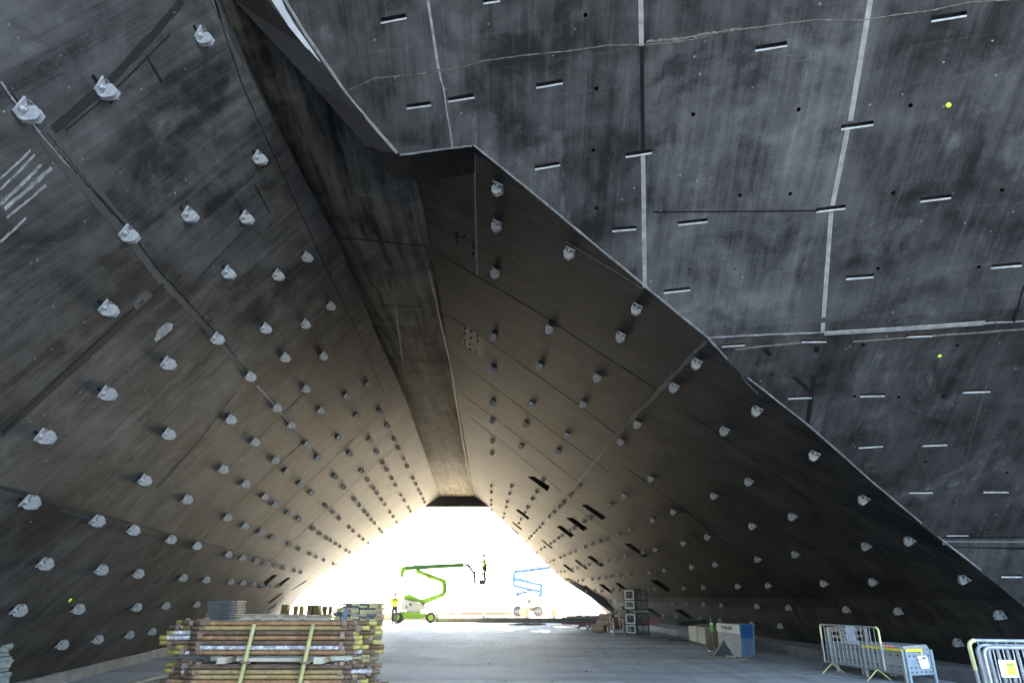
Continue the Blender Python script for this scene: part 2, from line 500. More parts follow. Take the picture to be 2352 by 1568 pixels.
# ------------------------------------------------------------------ bracket, opening, slot positions read off the photograph
LB = crop(0, 0, 1.7218, [(165, 770), (705, 620), (1380, 260), (1770, 1090), (1285, 1480), (1680, 1500)])
LB += crop(0, 910, 1.7218, [(865, 45), (2100, 200), (1555, 310), (1900, 325), (725, 555), (2265, 535), (1815, 690), (2090, 660), (1480, 760), (1950, 890), (2215, 880), (1140, 930), (720, 1135), (1710, 1020), (2095, 1105), (1895, 1235), (1995, 1355), (2200, 1255), (290, 1430), (1145, 1415), (1575, 1315), (1745, 1470), (2105, 1485), (2330, 1440)])
LB += crop(0, 1820, 1.7218, [(190, 310), (655, 440), (905, 505), (1165, 570), (1345, 615), (1565, 675), (1660, 700), (1755, 720), (1815, 738), (1890, 752), (1940, 768), (2020, 785), (2065, 797), (295, 735), (685, 778), (940, 805), (1250, 835), (1410, 850), (1580, 865), (1665, 873), (1740, 880), (1795, 885), (1850, 887), (1905, 895), (115, 1055), (525, 1048), (930, 1037), (1130, 1028), (1345, 1020), (415, 1293), (660, 1258), (880, 1227), (1035, 1205), (1245, 1170), (1365, 1150), (980, 165), (1275, 297), (1555, 422), (1680, 478), (1790, 522), (1868, 560), (1983, 608), (2048, 637), (2125, 670), (2170, 690), (2225, 713), (1525, 90), (1680, 190), (1815, 280), (1885, 330), (1980, 390), (2052, 435), (2147, 498), (2193, 530), (2240, 560), (2270, 577), (2305, 602), (2335, 620), (1885, 28), (1970, 105), (2063, 188), (2138, 253), (2237, 342), (2287, 385), (2330, 428), (2185, 12), (2300, 140)])
LB += crop(1100, 1500, 2.6138, [(960, 90), (735, 215), (1090, 370), (845, 420), (1165, 520), (985, 670), (1240, 660), (1280, 750), (775, 810), (1055, 790), (1335, 860), (1375, 942), (1118, 905), (1160, 978), (900, 992), (1210, 1065), (1435, 1065), (958, 1082), (1252, 1137), (1465, 1128), (1020, 1168), (1495, 1190), (708, 1163), (1058, 1222), (1105, 1290), (1310, 1240), (1518, 1230), (1345, 1298), (1140, 1343), (818, 1288), (868, 1350), (925, 1412), (960, 1450), (998, 1500), (1035, 1538), (1543, 1283), (1558, 1318), (1583, 1365), (1390, 1375), (1410, 1412), (1438, 1455), (1195, 1420), (1230, 1468), (1270, 1528), (1290, 1558)])
LB += crop(1200, 1900, 2.94, [(568, 597), (618, 640), (690, 703), (735, 742), (798, 790), (533, 870), (575, 895), (632, 930), (980, 688), (955, 655), (928, 622), (385, 1030), (430, 1050)])
RB = crop(1366, 0, 1.7218, [(1083, 1285), (1075, 1540)])
RB += crop(1366, 910, 1.7218, [(1065, 300), (1575, 160), (1437, 688), (2037, 545), (1928, 738), (1052, 740), (1370, 945), (1765, 1020), (1047, 965), (2292, 1085), (1045, 1193), (1310, 1207), (1668, 1203), (2040, 1343), (1043, 1320), (1272, 1347), (1555, 1417), (1928, 1462), (1043, 1460), (1240, 1498), (1495, 1530), (1040, 1543)])
RB += crop(2732, 910, 1.7218, [(97, 920), (510, 1245), (288, 1385), (905, 1552)])
RB += crop(2732, 1820, 1.7218, [(455, 168), (215, 267), (1245, 290), (755, 408), (480, 475), (170, 552), (5, 595), (1560, 575), (1262, 612), (775, 670), (517, 705), (225, 742), (62, 762), (1935, 840), (1310, 860), (973, 870), (590, 885), (380, 892), (143, 902), (10, 908), (1490, 1067), (1132, 1055), (735, 1042), (518, 1033), (270, 1027), (147, 1022), (32, 1018), (125, 1122), (262, 1133), (485, 1153), (677, 1170), (2188, 1092), (1900, 1282)])
RB += crop(1900, 1900, 2.94, [(200, 110), (198, 185), (197, 285), (195, 335), (197, 405), (203, 440), (433, 118), (415, 200), (387, 300), (370, 362), (352, 437), (340, 487), (332, 558), (733, 178), (680, 262), (625, 365), (590, 428), (548, 503), (520, 552), (810, 35), (1225, 120), (1130, 215), (1050, 302), (1000, 350), (938, 413), (883, 472), (803, 555), (768, 597), (730, 637), (700, 668), (668, 705), (643, 732), (600, 775), (2070, 25), (1757, 230), (1590, 338), (1365, 487), (1287, 530), (1175, 605), (1115, 640), (1037, 695), (990, 725), (938, 762), (895, 790), (825, 838), (785, 862), (725, 905), (2335, 410), (2097, 512), (1822, 627), (1690, 680), (1560, 733), (1485, 762), (1387, 795), (1303, 827), (1187, 880), (1122, 905), (1060, 933), (1010, 955), (932, 988), (887, 1007), (843, 1028), (2122, 858), (1980, 892), (1787, 940), (1685, 962), (1577, 985), (1470, 1010), (1350, 1037), (1290, 1053), (1210, 1078), (1147, 1098), (1060, 1115), (1015, 1125), (962, 1137), (2235, 1103), (2057, 1130), (1835, 1150), (1717, 1162), (1610, 1175), (1543, 1187), (1460, 1200), (1383, 1210), (1272, 1225), (1217, 1232), (1165, 1240), (1057, 1245), (2120, 1322), (2045, 1325), (1907, 1330), (1817, 1332), (1703, 1332), (1620, 1340), (1495, 1350), (1410, 1342), (1315, 1360), (1200, 1362), (1690, 1475), (1598, 1475), (1543, 1475), (1460, 1470), (1325, 1472), (1280, 1465), (2340, 1500), (2100, 1490)])
RB += crop(2350, 2330, 2.94, [(415, 335), (338, 325), (898, 380), (1060, 390)])
RW = [crop(1900, 1900, 2.94, q) for q in [
    [(615, 15), (700, 15), (880, 130), (850, 190)], [(475, 405), (515, 400), (645, 500), (620, 520)], [(425, 545), (455, 550), (555, 630), (540, 645)],
    [(405, 605), (430, 612), (520, 685), (510, 697)], [(1250, 350), (1315, 340), (1550, 497), (1495, 525)], [(1070, 500), (1150, 497), (1325, 622), (1275, 655)],
    [(958, 600), (1015, 590), (1175, 707), (1125, 733)], [(770, 757), (800, 762), (915, 850), (900, 862)], [(1755, 808), (1825, 800), (2048, 955), (1990, 965)],
    [(1315, 955), (1370, 945), (1535, 1065), (1480, 1075)], [(1168, 1000), (1200, 993), (1335, 1100), (1300, 1105)], [(1025, 1047), (1065, 1045), (1175, 1137), (1140, 1142)],
    [(1045, 1210), (1115, 1210), (1690, 1640), (1640, 1640)], [(1270, 1295), (1310, 1297), (1420, 1385), (1385, 1388)], [(1450, 1280), (1510, 1280), (1635, 1382), (1590, 1385)],
    [(1650, 1268), (1690, 1262), (1850, 1382), (1800, 1385)], [(2060, 1235), (2145, 1228), (2350, 1375), (2265, 1375)]]]
RW += [crop(2300, 2350, 4.704, q) for q in [[(850, 350), (930, 350), (1110, 500), (1040, 520)], [(1300, 380), (1440, 385), (1690, 560), (1590, 555)], [(1850, 410), (2010, 405), (2320, 630), (2150, 590)]]]
LW = [crop(0, 1820, 1.7218, q) for q in [[(1880, 823), (1910, 825), (1805, 915), (1760, 912)], [(1975, 842), (2000, 843), (1920, 912), (1875, 915)], [(2100, 863), (2118, 863), (2015, 925), (2006, 925)],
    [(1930, 950), (1951, 948), (1862, 1017), (1838, 1017)], [(1893, 1025), (1907, 1025), (1840, 1075), (1828, 1073)]]]
SLOT = crop(1366, 0, 1.7218, [(265, 145), (445, 110), (445, 735), (615, 712), (730, 688), (912, 658), (1340, 592), (1522, 560), (1328, 1155), (1503, 1125), (1955, 1070), (2138, 1040), (975, 10), (1090, -8)])
SLOT += crop(1366, 910, 1.7218, [(1863, 14), (2030, 0), (2218, 440), (2400, 420)])
SLOT += crop(2732, 0, 1.7218, [(497, 335), (718, 300), (1710, 132), (1955, 92), (1090, 878), (1312, 845), (917, 1448), (1120, 1423), (1635, 1377), (1848, 1350), (-35, 1538), (170, 1515)])
SLOT += crop(2732, 910, 1.7218, [(1122, 344), (1313, 330), (2125, 268), (2335, 250), (268, 812), (428, 802), (820, 780), (990, 778), (1543, 745), (1720, 738), (722, 1170), (888, 1162), (1220, 1154), (1392, 1150), (1928, 1128), (2118, 1120), (1210, 1510), (1378, 1499), (1650, 1496), (1822, 1489)])
SLOT += crop(2732, 1820, 1.7218, [(1560, 253), (1722, 251), (2072, 248), (2247, 248), (1815, 547), (1970, 547), (2192, 828), (2335, 828)])
HOLE = crop(1366, 0, 1.7218, [(1755, 612), (1733, 1035), (1755, 1433), (1680, 105)]) + crop(2732, 0, 1.7218, [(70, 788), (797, 755), (1568, 727), (392, 1345), (738, 1335), (1447, 1330), (2197, 1310)])
HOLE += crop(2732, 910, 1.7218, [(1343, 282), (2038, 272), (607, 1007), (1242, 808), (1888, 812), (1180, 1162), (1485, 1167), (1792, 1162)]) + crop(2732, 1820, 1.7218, [(2232, 120), (2105, 512), (1673, 47)])
HOLE_S = crop(2732, 910, 1.7218, [(42, 287), (355, 283), (678, 284)])

# ------------------------------------------------------------------ buildings
left_b = empty('concrete_building', (-14, 20, 0), 'dark board-marked concrete building leaning over the passage from the left, dotted with steel brackets', 'building')
right_b = empty('concrete_building', (14, 22, 0), 'dark concrete building on the right with slotted overhanging outer face and bracketed passage wall', 'building')

def quad_prism(mb, kind, quad, out, inn):
    ps = [ON[kind](*q) for q in quad]
    c = sum(ps, Vector()) / 4
    T, U, N = frame(kind, c)
    mb.add([p + N * out for p in ps] + [p - N * inn for p in ps], [(0, 1, 2, 3), (7, 6, 5, 4), (0, 4, 5, 1), (1, 5, 6, 2), (2, 6, 7, 3), (3, 7, 4, 0)])
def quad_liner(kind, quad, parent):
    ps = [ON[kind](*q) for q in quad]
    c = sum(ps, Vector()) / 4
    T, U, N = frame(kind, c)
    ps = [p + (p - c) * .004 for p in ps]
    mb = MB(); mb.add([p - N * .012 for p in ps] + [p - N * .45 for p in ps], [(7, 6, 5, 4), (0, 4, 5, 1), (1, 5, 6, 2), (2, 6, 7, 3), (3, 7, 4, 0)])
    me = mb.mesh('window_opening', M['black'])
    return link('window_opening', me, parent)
wl = slab('inner_wall', gL, uL, .3, Vector((-1, 0, .6)), M['wall_left'])
wr = slab('inner_wall', gR, uR, .3, Vector((1, 0, 1)), M['wall_right'])
wf = slab('outer_face', gF, uF, .26, Vector((0, 1, .5)), M['facade'])
cm = MB()
for q in LW: quad_prism(cm, 'L', q, .3, .5)
wl = cut(wl, cm.mesh('c', None))
cm = MB()
for q in RW: quad_prism(cm, 'R', q, .3, .5)
wr = cut(wr, cm.mesh('c', None))
cm = MB(); slots = []
def axes_box(mb, c, T, U, N, lt, lu, n0, n1):
    vs = [c + T * a * lt / 2 + U * b * lu / 2 + N * d for a in (-1, 1) for b in (-1, 1) for d in (n0, n1)]
    mb.add(vs, [(0, 1, 3, 2), (4, 6, 7, 5), (0, 4, 5, 1), (2, 3, 7, 6), (0, 2, 6, 4), (1, 5, 7, 3)])
for i in range(0, len(SLOT), 2):
    a, b = onF(*SLOT[i]), onF(*SLOT[i + 1])
    c = (a + b) / 2; T, U, N = frame('F', c)
    Tt = (b - a); L = Tt.length; Tt.normalize(); Uu = (U - Tt * U.dot(Tt)).normalized()
    slots.append((c, Tt, Uu, N, L))
    axes_box(cm, c, Tt, Uu, N, L, .06, -.09, .08)
holes = []
for i, (lst, r) in enumerate(((HOLE, .027), (HOLE_S, .014))):
    for q in lst:
        c = onF(*q); T, U, N = frame('F', c)
        holes.append((c, N, r)); cm.tube([c + N * .08, c - N * .1], r, 12)
wf = cut(wf, cm.mesh('c', None))
link('inner_wall', wl, left_b); link('inner_wall', wr, right_b); link('outer_face', wf, right_b)
for q in LW: quad_liner('L', q, left_b)
for q in RW: quad_liner('R', q, right_b)
for (c, T, U, N, L) in slots:
    mb = MB(); l = L / 2 - .003; w = .0285
    p = [c + T * a * l + U * b * w + N * d for d in (.002, -.085) for (a, b) in ((-1, -1), (1, -1), (1, 1), (-1, 1))]
    mb.add(p, [(4, 5, 6, 7), (0, 1, 5, 4), (1, 2, 6, 5), (2, 3, 7, 6), (3, 0, 4, 7)])
    chn = mb.build('cast_in_channel', M['steel_in'], right_b); mb = MB()
    axes_box(mb, c - U * w + N * .0, T, U, N, L - .002, .02, -.006, .007)  # raised bar drawn as the lit lower face of the recess
    link('lit_lip', mb.mesh('lit_lip', M['lit_lip']), chn)
for (c, N, r) in holes:
    mb = MB(); mb.tube([c + N * .001, c - N * .09], r * .97, 12, cap=False)
    mb.tube([c - N * .085, c - N * .09], r * .97, 12)
    mb.build('tie_hole', M['joint_dark'], right_b)

# soffit return (thickness of the outer face where it jumps up over the passage)
def skin(name, pts, quads, mat, parent, uvs=None, thick=0, tdir=None):
    mb = MB(); mb.add(pts, quads)
    if thick:
        n = len(pts); mb.add([p + tdir * thick for p in pts], [tuple(reversed(q)) for q in quads])
    me = mb.mesh(name, mat)
    ul = me.uv_layers.new(name='UVMap')
    for l, lp in enumerate(me.loops):
        c = me.vertices[lp.vertex_index].co
        ul.data[l].uv = (c.x * 1.2 + c.z * .4, c.y * 1.1)
    return link(name, me, parent)
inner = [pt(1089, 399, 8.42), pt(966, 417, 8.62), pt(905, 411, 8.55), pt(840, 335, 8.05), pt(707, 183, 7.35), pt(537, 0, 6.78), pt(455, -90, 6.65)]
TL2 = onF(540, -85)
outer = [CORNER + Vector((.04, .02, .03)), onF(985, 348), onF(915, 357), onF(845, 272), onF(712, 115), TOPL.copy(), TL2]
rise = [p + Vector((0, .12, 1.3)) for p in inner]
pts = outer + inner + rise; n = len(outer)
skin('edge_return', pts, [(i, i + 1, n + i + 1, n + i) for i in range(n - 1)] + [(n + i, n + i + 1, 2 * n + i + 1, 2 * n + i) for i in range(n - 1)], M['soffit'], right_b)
# thick dark slab above the return so that nothing shines through
# ceiling of the passage
lf = [(-4.6, 5.2, 9.2), (-3.98, 6.81, 7.3), (-3.59, 8.7, 6.7)] + [(-3.42, 10.2, 6.46)] + [(p[0], p[1], 6.4) for p in [(-3.36, 11.8), (-3.55, 17), (-3.67, 22.6), (-4.1, 33), (-4.97, 47.7)]]
rt = [(-3.0, 5.4, 9.3), (-2.2, 6.95, 7.4), (-1.44, 8.5, 6.6)] + [(-1.5, 10.2, 6.46)] + [(p[0], p[1], 6.4) for p in [(-1.56, 11.8), (-1.7, 17), (-1.86, 22.6), (-2.15, 33), (-2.56, 47.7)]]
gC = []; uC = []
for k, (l, r) in enumerate(zip(lf, rt)):
    row = []
    for t in (0, .33, .66, 1):
        row.append(Vector((l[0] + (r[0] - l[0]) * t + (-.07 if t == 0 else 0) + (.07 if t == 1 else 0), l[1] + (r[1] - l[1]) * t, l[2] + (r[2] - l[2]) * t + EYE)))
    gC.append(row); uC.append([(p.y, p.x) for p in row])
cme = slab('ceiling', gC, uC, .35, Vector((0, 0, 1)), M['ceiling'])
for p_ in cme.polygons: p_.use_smooth = p_.normal.z < -.5
link('ceiling', cme, right_b)
# lintel at the far mouth
mb = MB()
mb.box((-3.75, 47.95, 7.72), (4.4, .6, .8))
mb.build('lintel', M['facade'], right_b, bevel=.02)
# upper storeys over the passage
def hull(poly, z0, z1, name, mat, parent):
    mb = MB(); n = len(poly)
    mb.add([(x, y, z0) for x, y in poly] + [(x, y, z1) for x, y in poly], [tuple(range(n)), tuple(range(2 * n - 1, n - 1, -1))] + [(i, n + i, n + (i + 1) % n, (i + 1) % n) for i in range(n)])
    me = mb.mesh(name, mat); ul = me.uv_layers.new(name='UVMap')
    for l, lp in enumerate(me.loops):
        c = me.vertices[lp.vertex_index].co; ul.data[l].uv = (c.x + c.y * .7, c.z)
    return link(name, me, parent)
ztop = hs[-1] + EYE
yt = lerp(FS, hs[-1])
hull([(-7, yt + 1.5), (20, yt - .205 * 20 + .02), (34, yt - .205 * 34), (34, 46), (8, 46), (-7, 46)], ztop - .02, 17, 'upper_storeys', M['facade'], right_b)
hull([(-3.75, 9.5), (-4.6, 45), (-34, 45), (-34, -4), (-6.5, -4), (-6.5, 7)], 8.5, 15, 'upper_storeys', M['wall_left'], left_b)
hull([(-3.1, 8.8), (4, 8.5), (14, 12), (14, 46), (-3.1, 46)], 9.2, 9.9, 'floor_slab', M['facade'], right_b)
# stretch of left wall above the springing, near the camera
ptsu = []; 
for Y, dx, dz in ((-4, 2.2, 6), (1, 1.6, 5), (4.5, 1.0, 3), (6.3, .5, 1.2), (8.5, .15, .35), (12, 0, .02)): ptsu += [Vector((XL(Y, 6.4), Y, 8.0)), Vector((XL(Y, 6.4) - dx, Y, 8.0 + dz))]
skin('upper_wall', ptsu, [(2 * i, 2 * i + 2, 2 * i + 3, 2 * i + 1) for i in range(5)], M['wall_left'], left_b)

# ------------------------------------------------------------------ strips laid on the walls (joints, seams, ragged grout)
def strip(kind, line, width, mat, parent, name='panel_joint', off=.004, th=.006, seg=6, jit=0.0):
    pts = []
    for i in range(len(line) - 1):
        for k in range(seg):
            t = k / seg
            pts.append(ON[kind](line[i][0] + (line[i + 1][0] - line[i][0]) * t, line[i][1] + (line[i + 1][1] - line[i][1]) * t))
    pts.append(ON[kind](*line[-1]))
    mb = MB(); n = len(pts); vs = []
    for i, p in enumerate(pts):
        T, U, N = frame(kind, p)
        d = (pts[min(i + 1, n - 1)] - pts[max(i - 1, 0)]).normalized()
        s = N.cross(d).normalized()
        w0 = width / 2 * (1 + random.uniform(-jit, jit)); w1 = width / 2 * (1 + random.uniform(-jit, jit))
        vs += [p - s * w0 - N * .01, p - s * w0 + N * off, p + s * w1 + N * off, p + s * w1 - N * .01]
    fs = []
    for i in range(n - 1):
        a = i * 4
        for k in range(3): fs.append((a + k, a + k + 1, a + 4 + k + 1, a + 4 + k))
    mb.add(vs, fs)
    return mb.build(name, mat, parent)
JL, JR, JP, JD = M['joint_light'], M['joint_rough'], M['joint_pale'], M['joint_dark']
# outer face
for line, w, mt, jt in [
    ([(978, -30), (1007, 158)], .035, JL, .15), ([(1007, 158), (1018, 200), (1040, 340)], .022, JP, .5),
    ([(1471, -30), (1473.5, 106)], .06, JL, .1), ([(1474, 106), (1477, 346)], .05, JD, .05), ([(1477, 358), (1481, 660)], .06, JL, .1),
    ([(2004, -30), (1953, 278)], .062, JL, .08), ([(1948, 292), (1912, 472)], .062, JL, .08), ([(1909, 488), (1889, 764)], .058, JL, .15),
    ([(1877, 795), (1855, 972)], .075, JD, .1), ([(1757, 803), (1868, 906)], .07, JD, .1),
    ([(2352, 655), (2328, 742)], .03, JD, .3), ([(2275, 850), (2235, 990), (2180, 1222)], .02, M['smear'], .6),
    ([(1628, 776), (1740, 770), (1885, 764)], .022, JP, .6), ([(1893, 766), (2080, 755), (2262, 742)], .07, JL, .1), ([(2262, 743), (2352, 738)], .02, JP, .5),
    ([(1690, 803), (1780, 793), (1860, 786)], .03, JR, .6), ([(1960, 785), (2100, 775), (2352, 757)], .02, JR, .7),
    ([(1500, 487), (1880, 484)], .022, JD, .3),
    ([(2165, 1246), (2420, 1247)], .085, M['band'], .02),
    ([(2143, 1234), (2420, 1234)], .05, M['black'], .02), ([(2180, 1258), (2420, 1259)], .05, M['black'], .02)]:
    strip('F', line, w, mt, right_b, 'joint_strip' if mt is JL else 'panel_joint', off=.003, jit=jt * .4 if mt is JL else jt)
rag = [(790, 212), (860, 180), (950, 172), (1060, 155), (1110, 140), (1200, 128), (1300, 118), (1400, 104), (1475, 103), (1545, 98), (1600, 90), (1640, 76), (1760, 60), (1870, 46), (1980, 47), (2060, 34), (2140, 24), (2230, 5), (2352, -2), (2420, -8)]
strip('F', rag, .011, JR, right_b, 'day_joint', off=.005, jit=.8, seg=9)
strip('F', [(1485, 96), (1560, 90), (1620, 78), (1700, 66)], .025, JR, right_b, 'day_joint', off=.005, jit=.8, seg=12)
strip('F', [(1700, 815), (1692, 840), (1712, 876), (1740, 905)], .02, M['smear'], right_b, 'day_joint', off=.005, jit=.6, seg=5)
# arris of the outer face
ed = [(620, 6), (712, 121), (815, 240), (908, 350), (922, 358)]
for i in range(1):
    strip('F', [(652, -5), (700, 76), (749, 146), (805, 228), (860, 291), (912, 352)], .035, JL, right_b, 'arris', off=.01, jit=.3, seg=4)  # pale strip paints the sky-lit sliver along this edge
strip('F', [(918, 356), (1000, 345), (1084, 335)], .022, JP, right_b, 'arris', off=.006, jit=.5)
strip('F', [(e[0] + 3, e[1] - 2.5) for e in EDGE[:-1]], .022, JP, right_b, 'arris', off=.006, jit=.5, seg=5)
# passage wall, right
M['seam'] = plain('thin_dark_seam', (.012, .0115, .011), .95, var=.5, scale=3, spec=.05, dirt=((.03, .029, .027), .55))
JD0 = JD; JD = M['seam']
for line, w, mt, jt in [
    ([(1622, 782), (1560, 850), (1465, 946), (1390, 1030)], .07, JR, .7), ([(1390, 1030), (1300, 1142), (1222, 1236)], .03, JL, .4),
    ([(2138, 1228), (1990, 1248), (1740, 1280), (1520, 1307), (1300, 1334)], .025, M['smear'], .6),
    ([(2138, 1243), (1990, 1262), (1740, 1290)], .015, M['smear'], .6),
    ([(1090, 352), (1092, 480), (1096, 632)], .025, JP, .4), ([(985, 566), (1096, 634), (1230, 715), (1380, 812), (1511, 896)], .022, JD, .4),
    ([(1011, 710), (1100, 770), (1197, 836), (1330, 930), (1445, 1020)], .02, JD, .4), ([(1038, 816), (1150, 900), (1270, 990), (1400, 1085)], .02, JD, .4),
    ([(1300, 555), (1440, 640), (1478, 664)], .012, JP, .5),
    ([(1060, 905), (1150, 970), (1250, 1045), (1330, 1110)], .018, JD, .4), ([(1075, 955), (1180, 1035), (1290, 1130)], .018, JD, .4),
    ([(1302, 1152), (1450, 1255), (1530, 1305)], .018, JD, .4), ([(1570, 940), (1700, 1030), (1850, 1140), (1900, 1215)], .02, JD, .5), ([(1440, 1075), (1560, 1160), (1700, 1275)], .018, JD, .4),
    ([(1700, 1285), (1790, 1370), (1870, 1430)], .015, JD, .4), ([(1880, 1270), (2000, 1370), (2090, 1440)], .015, JD, .4)]:
    strip('R', line, w, mt, right_b, 'day_joint' if mt is JR else 'panel_joint', jit=jt)
strip('C', [(785, 546), (984, 566)], .03, JD, right_b, off=.004, jit=.3)
strip('C', [(872, 700), (1012, 708)], .03, JD, right_b, off=.004, jit=.3)
strip('C', [(880, 822), (1037, 832)], .06, JD, right_b, off=.004, jit=.3)
strip('C', [(900, 640), (925, 830)], .04, M['smear'], right_b, off=.004, jit=.5)
strip('C', [(985, 622), (1033, 830), (1078, 1100)], .06, M['smear'], right_b, off=.004, jit=.5)
# passage wall, left
for line, w, mt, jt in [
    ([(0, 188), (55, 262), (160, 385)], .02, JP, .5), ([(95, 300), (170, 390), (288, 520), (380, 640)], .012, JD, .4), ([(88, 306), (160, 396), (278, 528), (372, 648)], .085, M['smear'], .3), ([(112, 300), (200, 408), (330, 560)], .045, M['smear'], .4),
    ([(376, 646), (495, 776), (560, 852)], .085, M['smear'], .3), ([(384, 640), (500, 768), (565, 848)], .012, JD, .4), ([(590, 885), (700, 1010), (790, 1110), (920, 1262)], .04, JL, .3),
    ([(0, 1117), (217, 1178), (446, 1240), (640, 1292), (740, 1318)], .05, M['stain'], .2), ([(140, 1172), (360, 1230)], .03, M['smear'], .5),
    ([(0, 995), (150, 860), (300, 725), (380, 655)], .16, M['stain'], .1), ([(5, 992), (150, 850), (300, 714), (384, 645)], .025, JD, .3),
    ([(120, 300), (250, 190), (370, 60), (420, 0)], .1, M['stain'], .2), ([(150, 300), (270, 200), (390, 80)], .02, JD, .3),
    ([(494, 0), (520, 90), (560, 205), (640, 380), (700, 510), (760, 640), (830, 780), (880, 900)], .02, JD, .4),
    ([(505, 1095), (600, 1000), (700, 900)], .02, JD, .4), ([(360, 1120), (450, 1020), (542, 900)], .02, JD, .4),
    ([(470, 500), (530, 450), (585, 400)], .02, JD, .4), ([(585, 425), (620, 490)], .025, JD, .2), ([(455, 640), (520, 570), (560, 530)], .015, JD, .4),
    ([(335, 128), (372, 190)], .03, JD, .2), ([(435, 1268), (520, 1180), (620, 1085), (700, 1010)], .018, JD, .4), ([(520, 1280), (620, 1190), (760, 1060), (860, 960)], .018, JD, .4),
    ([(620, 1290), (740, 1180), (880, 1050), (960, 980)], .018, JD, .4)]:
    strip('L', line, w, mt, left_b, 'day_joint' if mt in (JR,) else 'panel_joint', jit=jt, off=.004 if mt is not M['stain'] else .003, seg=18 if mt is M['smear'] else 6)
# pale lime runs on the left wall
for a, b, w in [((0, 470), (95, 378), .05), ((10, 480), (118, 385), .06), ((0, 435), (80, 355), .03), ((0, 555), (60, 500), .04), ((0, 410), (70, 345), .03), ((15, 500), (105, 425), .04)]:
    strip('L', [a, ((a[0] + b[0]) / 2 + 2, (a[1] + b[1]) / 2), b], w * .7, JP, left_b, 'lime_or_light_run', off=.003, jit=.35)
# patches of repaired concrete
def patch(kind, poly, mat, parent, name='repair_patch', off=.004):
    ps = [ON[kind](*q) for q in poly]; c = sum(ps, Vector()) / len(ps); T, U, N = frame(kind, c)
    mb = MB(); n = len(ps); mb.add([p + N * off for p in ps] + [p - N * .012 for p in ps], [tuple(range(n))] + [(i, n + i, n + (i + 1) % n, (i + 1) % n) for i in range(n)])
    return mb.build(name, mat, parent)
M['patch'] = plain('repair_mortar', (.17, .14, .1), .9, var=.35, scale=5, dirt=((.1, .085, .065), .6))
M['sky_sliver'] = plain('painted_sky_sliver', (.42, .42, .43), .8, var=.15, scale=4)  # painted sky light, not a deposit on the concrete
M['patch_dk'] = plain('damp_patch', (.03, .03, .033), .8, var=.3, scale=5)
patch('R', crop(1366, 910, 1.7218, [(832, 690), (870, 680), (985, 770), (975, 900), (890, 840), (825, 800), (848, 745)]), M['patch'], right_b)
patch('L', crop(0, 910, 1.7218, [(920, 520), (960, 465), (1010, 440), (1050, 455), (1040, 480), (980, 530), (940, 565), (922, 550)]), M['patch_dk'], left_b)
patch('L', crop(0, 910, 1.7218, [(1060, 770), (1090, 700), (1150, 655), (1190, 660), (1185, 700), (1130, 745), (1075, 785)]), JP, left_b)
patch('F', [(617, -10), (643, -10), (656, 22), (676, 56), (706, 98), (736, 143), (700, 106), (664, 62)], M['sky_sliver'], right_b, 'lime_or_light_run')  # pale wedge paints sky light on the edge, widening upwards
for q in crop(2732, 0, 1.7218, [(1825, 725)]) + crop(2732, 910, 1.7218, [(1763, 880)]):
    c = onF(*q); T, U, N = frame('F', c); MB().tube([c - N * .01, c + N * .02, c + N * .024], [.03, .03, .015], 10).build('plug_cap', M['lime'], right_b)
c = onL(*crop(0, 1820, 1.7218, [(480, 995)])[0]); T, U, N = frame('L', c); MB().tube([c - N * .01, c + N * .02], .03, 10).build('plug_cap', M['lime'], left_b)
# small studs and chips scattered over the outer face
pk = MB(); rs = random.Random(4)
for i in range(38):
    x = rs.uniform(940, 2340); y = rs.uniform(5, 1200)
    ex = lerp([(p[1], p[0]) for p in EDGE], y) if y > 335 else 925
    if x < ex + 25: continue
    c = onF(x, y); T, U, N = frame('F', c); r = rs.uniform(.004, .012)
    k = 7; ring = [c + (T * cos(2 * pi * j / k) + U * sin(2 * pi * j / k)) * r * rs.uniform(.5, 1.4) + N * .002 for j in range(k)]
    pk.add(ring + [c + N * .006], [(j, (j + 1) % k, k) for j in range(k)])
o = pk.build('surface_chip', JL, right_b); o['kind'] = 'stuff'
pk = MB()
for i in range(60):
    x = rs.uniform(5, 640); y = rs.uniform(5, 1300)
    c = onL(x, y)
    if c.z > 7.9 or c.y > 40: continue
    T, U, N = frame('L', c); r = rs.uniform(.005, .014)
    k = 7; ring = [c + (T * cos(2 * pi * j / k) + U * sin(2 * pi * j / k)) * r * rs.uniform(.5, 1.4) + N * .002 for j in range(k)]
    pk.add(ring + [c + N * .006], [(j, (j + 1) % k, k) for j in range(k)])
o = pk.build('surface_chip', JP, left_b); o['kind'] = 'stuff'
# fixings in the repair patch
pk = MB()
for q in crop(1366, 910, 1.7218, [(853, 690), (853, 722), (895, 710), (940, 740), (942, 775), (850, 770), (850, 795), (898, 752), (888, 797), (890, 832), (930, 850), (795, 30), (798, 60), (798, 100), (850, 55), (910, 100), (912, 130), (912, 175)]):
    c = onR(*q); T, U, N = frame('R', c); pk.bar(c, c + N * .05, .03)
o = pk.build('fixing_bolt', M['joint_dark'], right_b); o['kind'] = 'stuff'

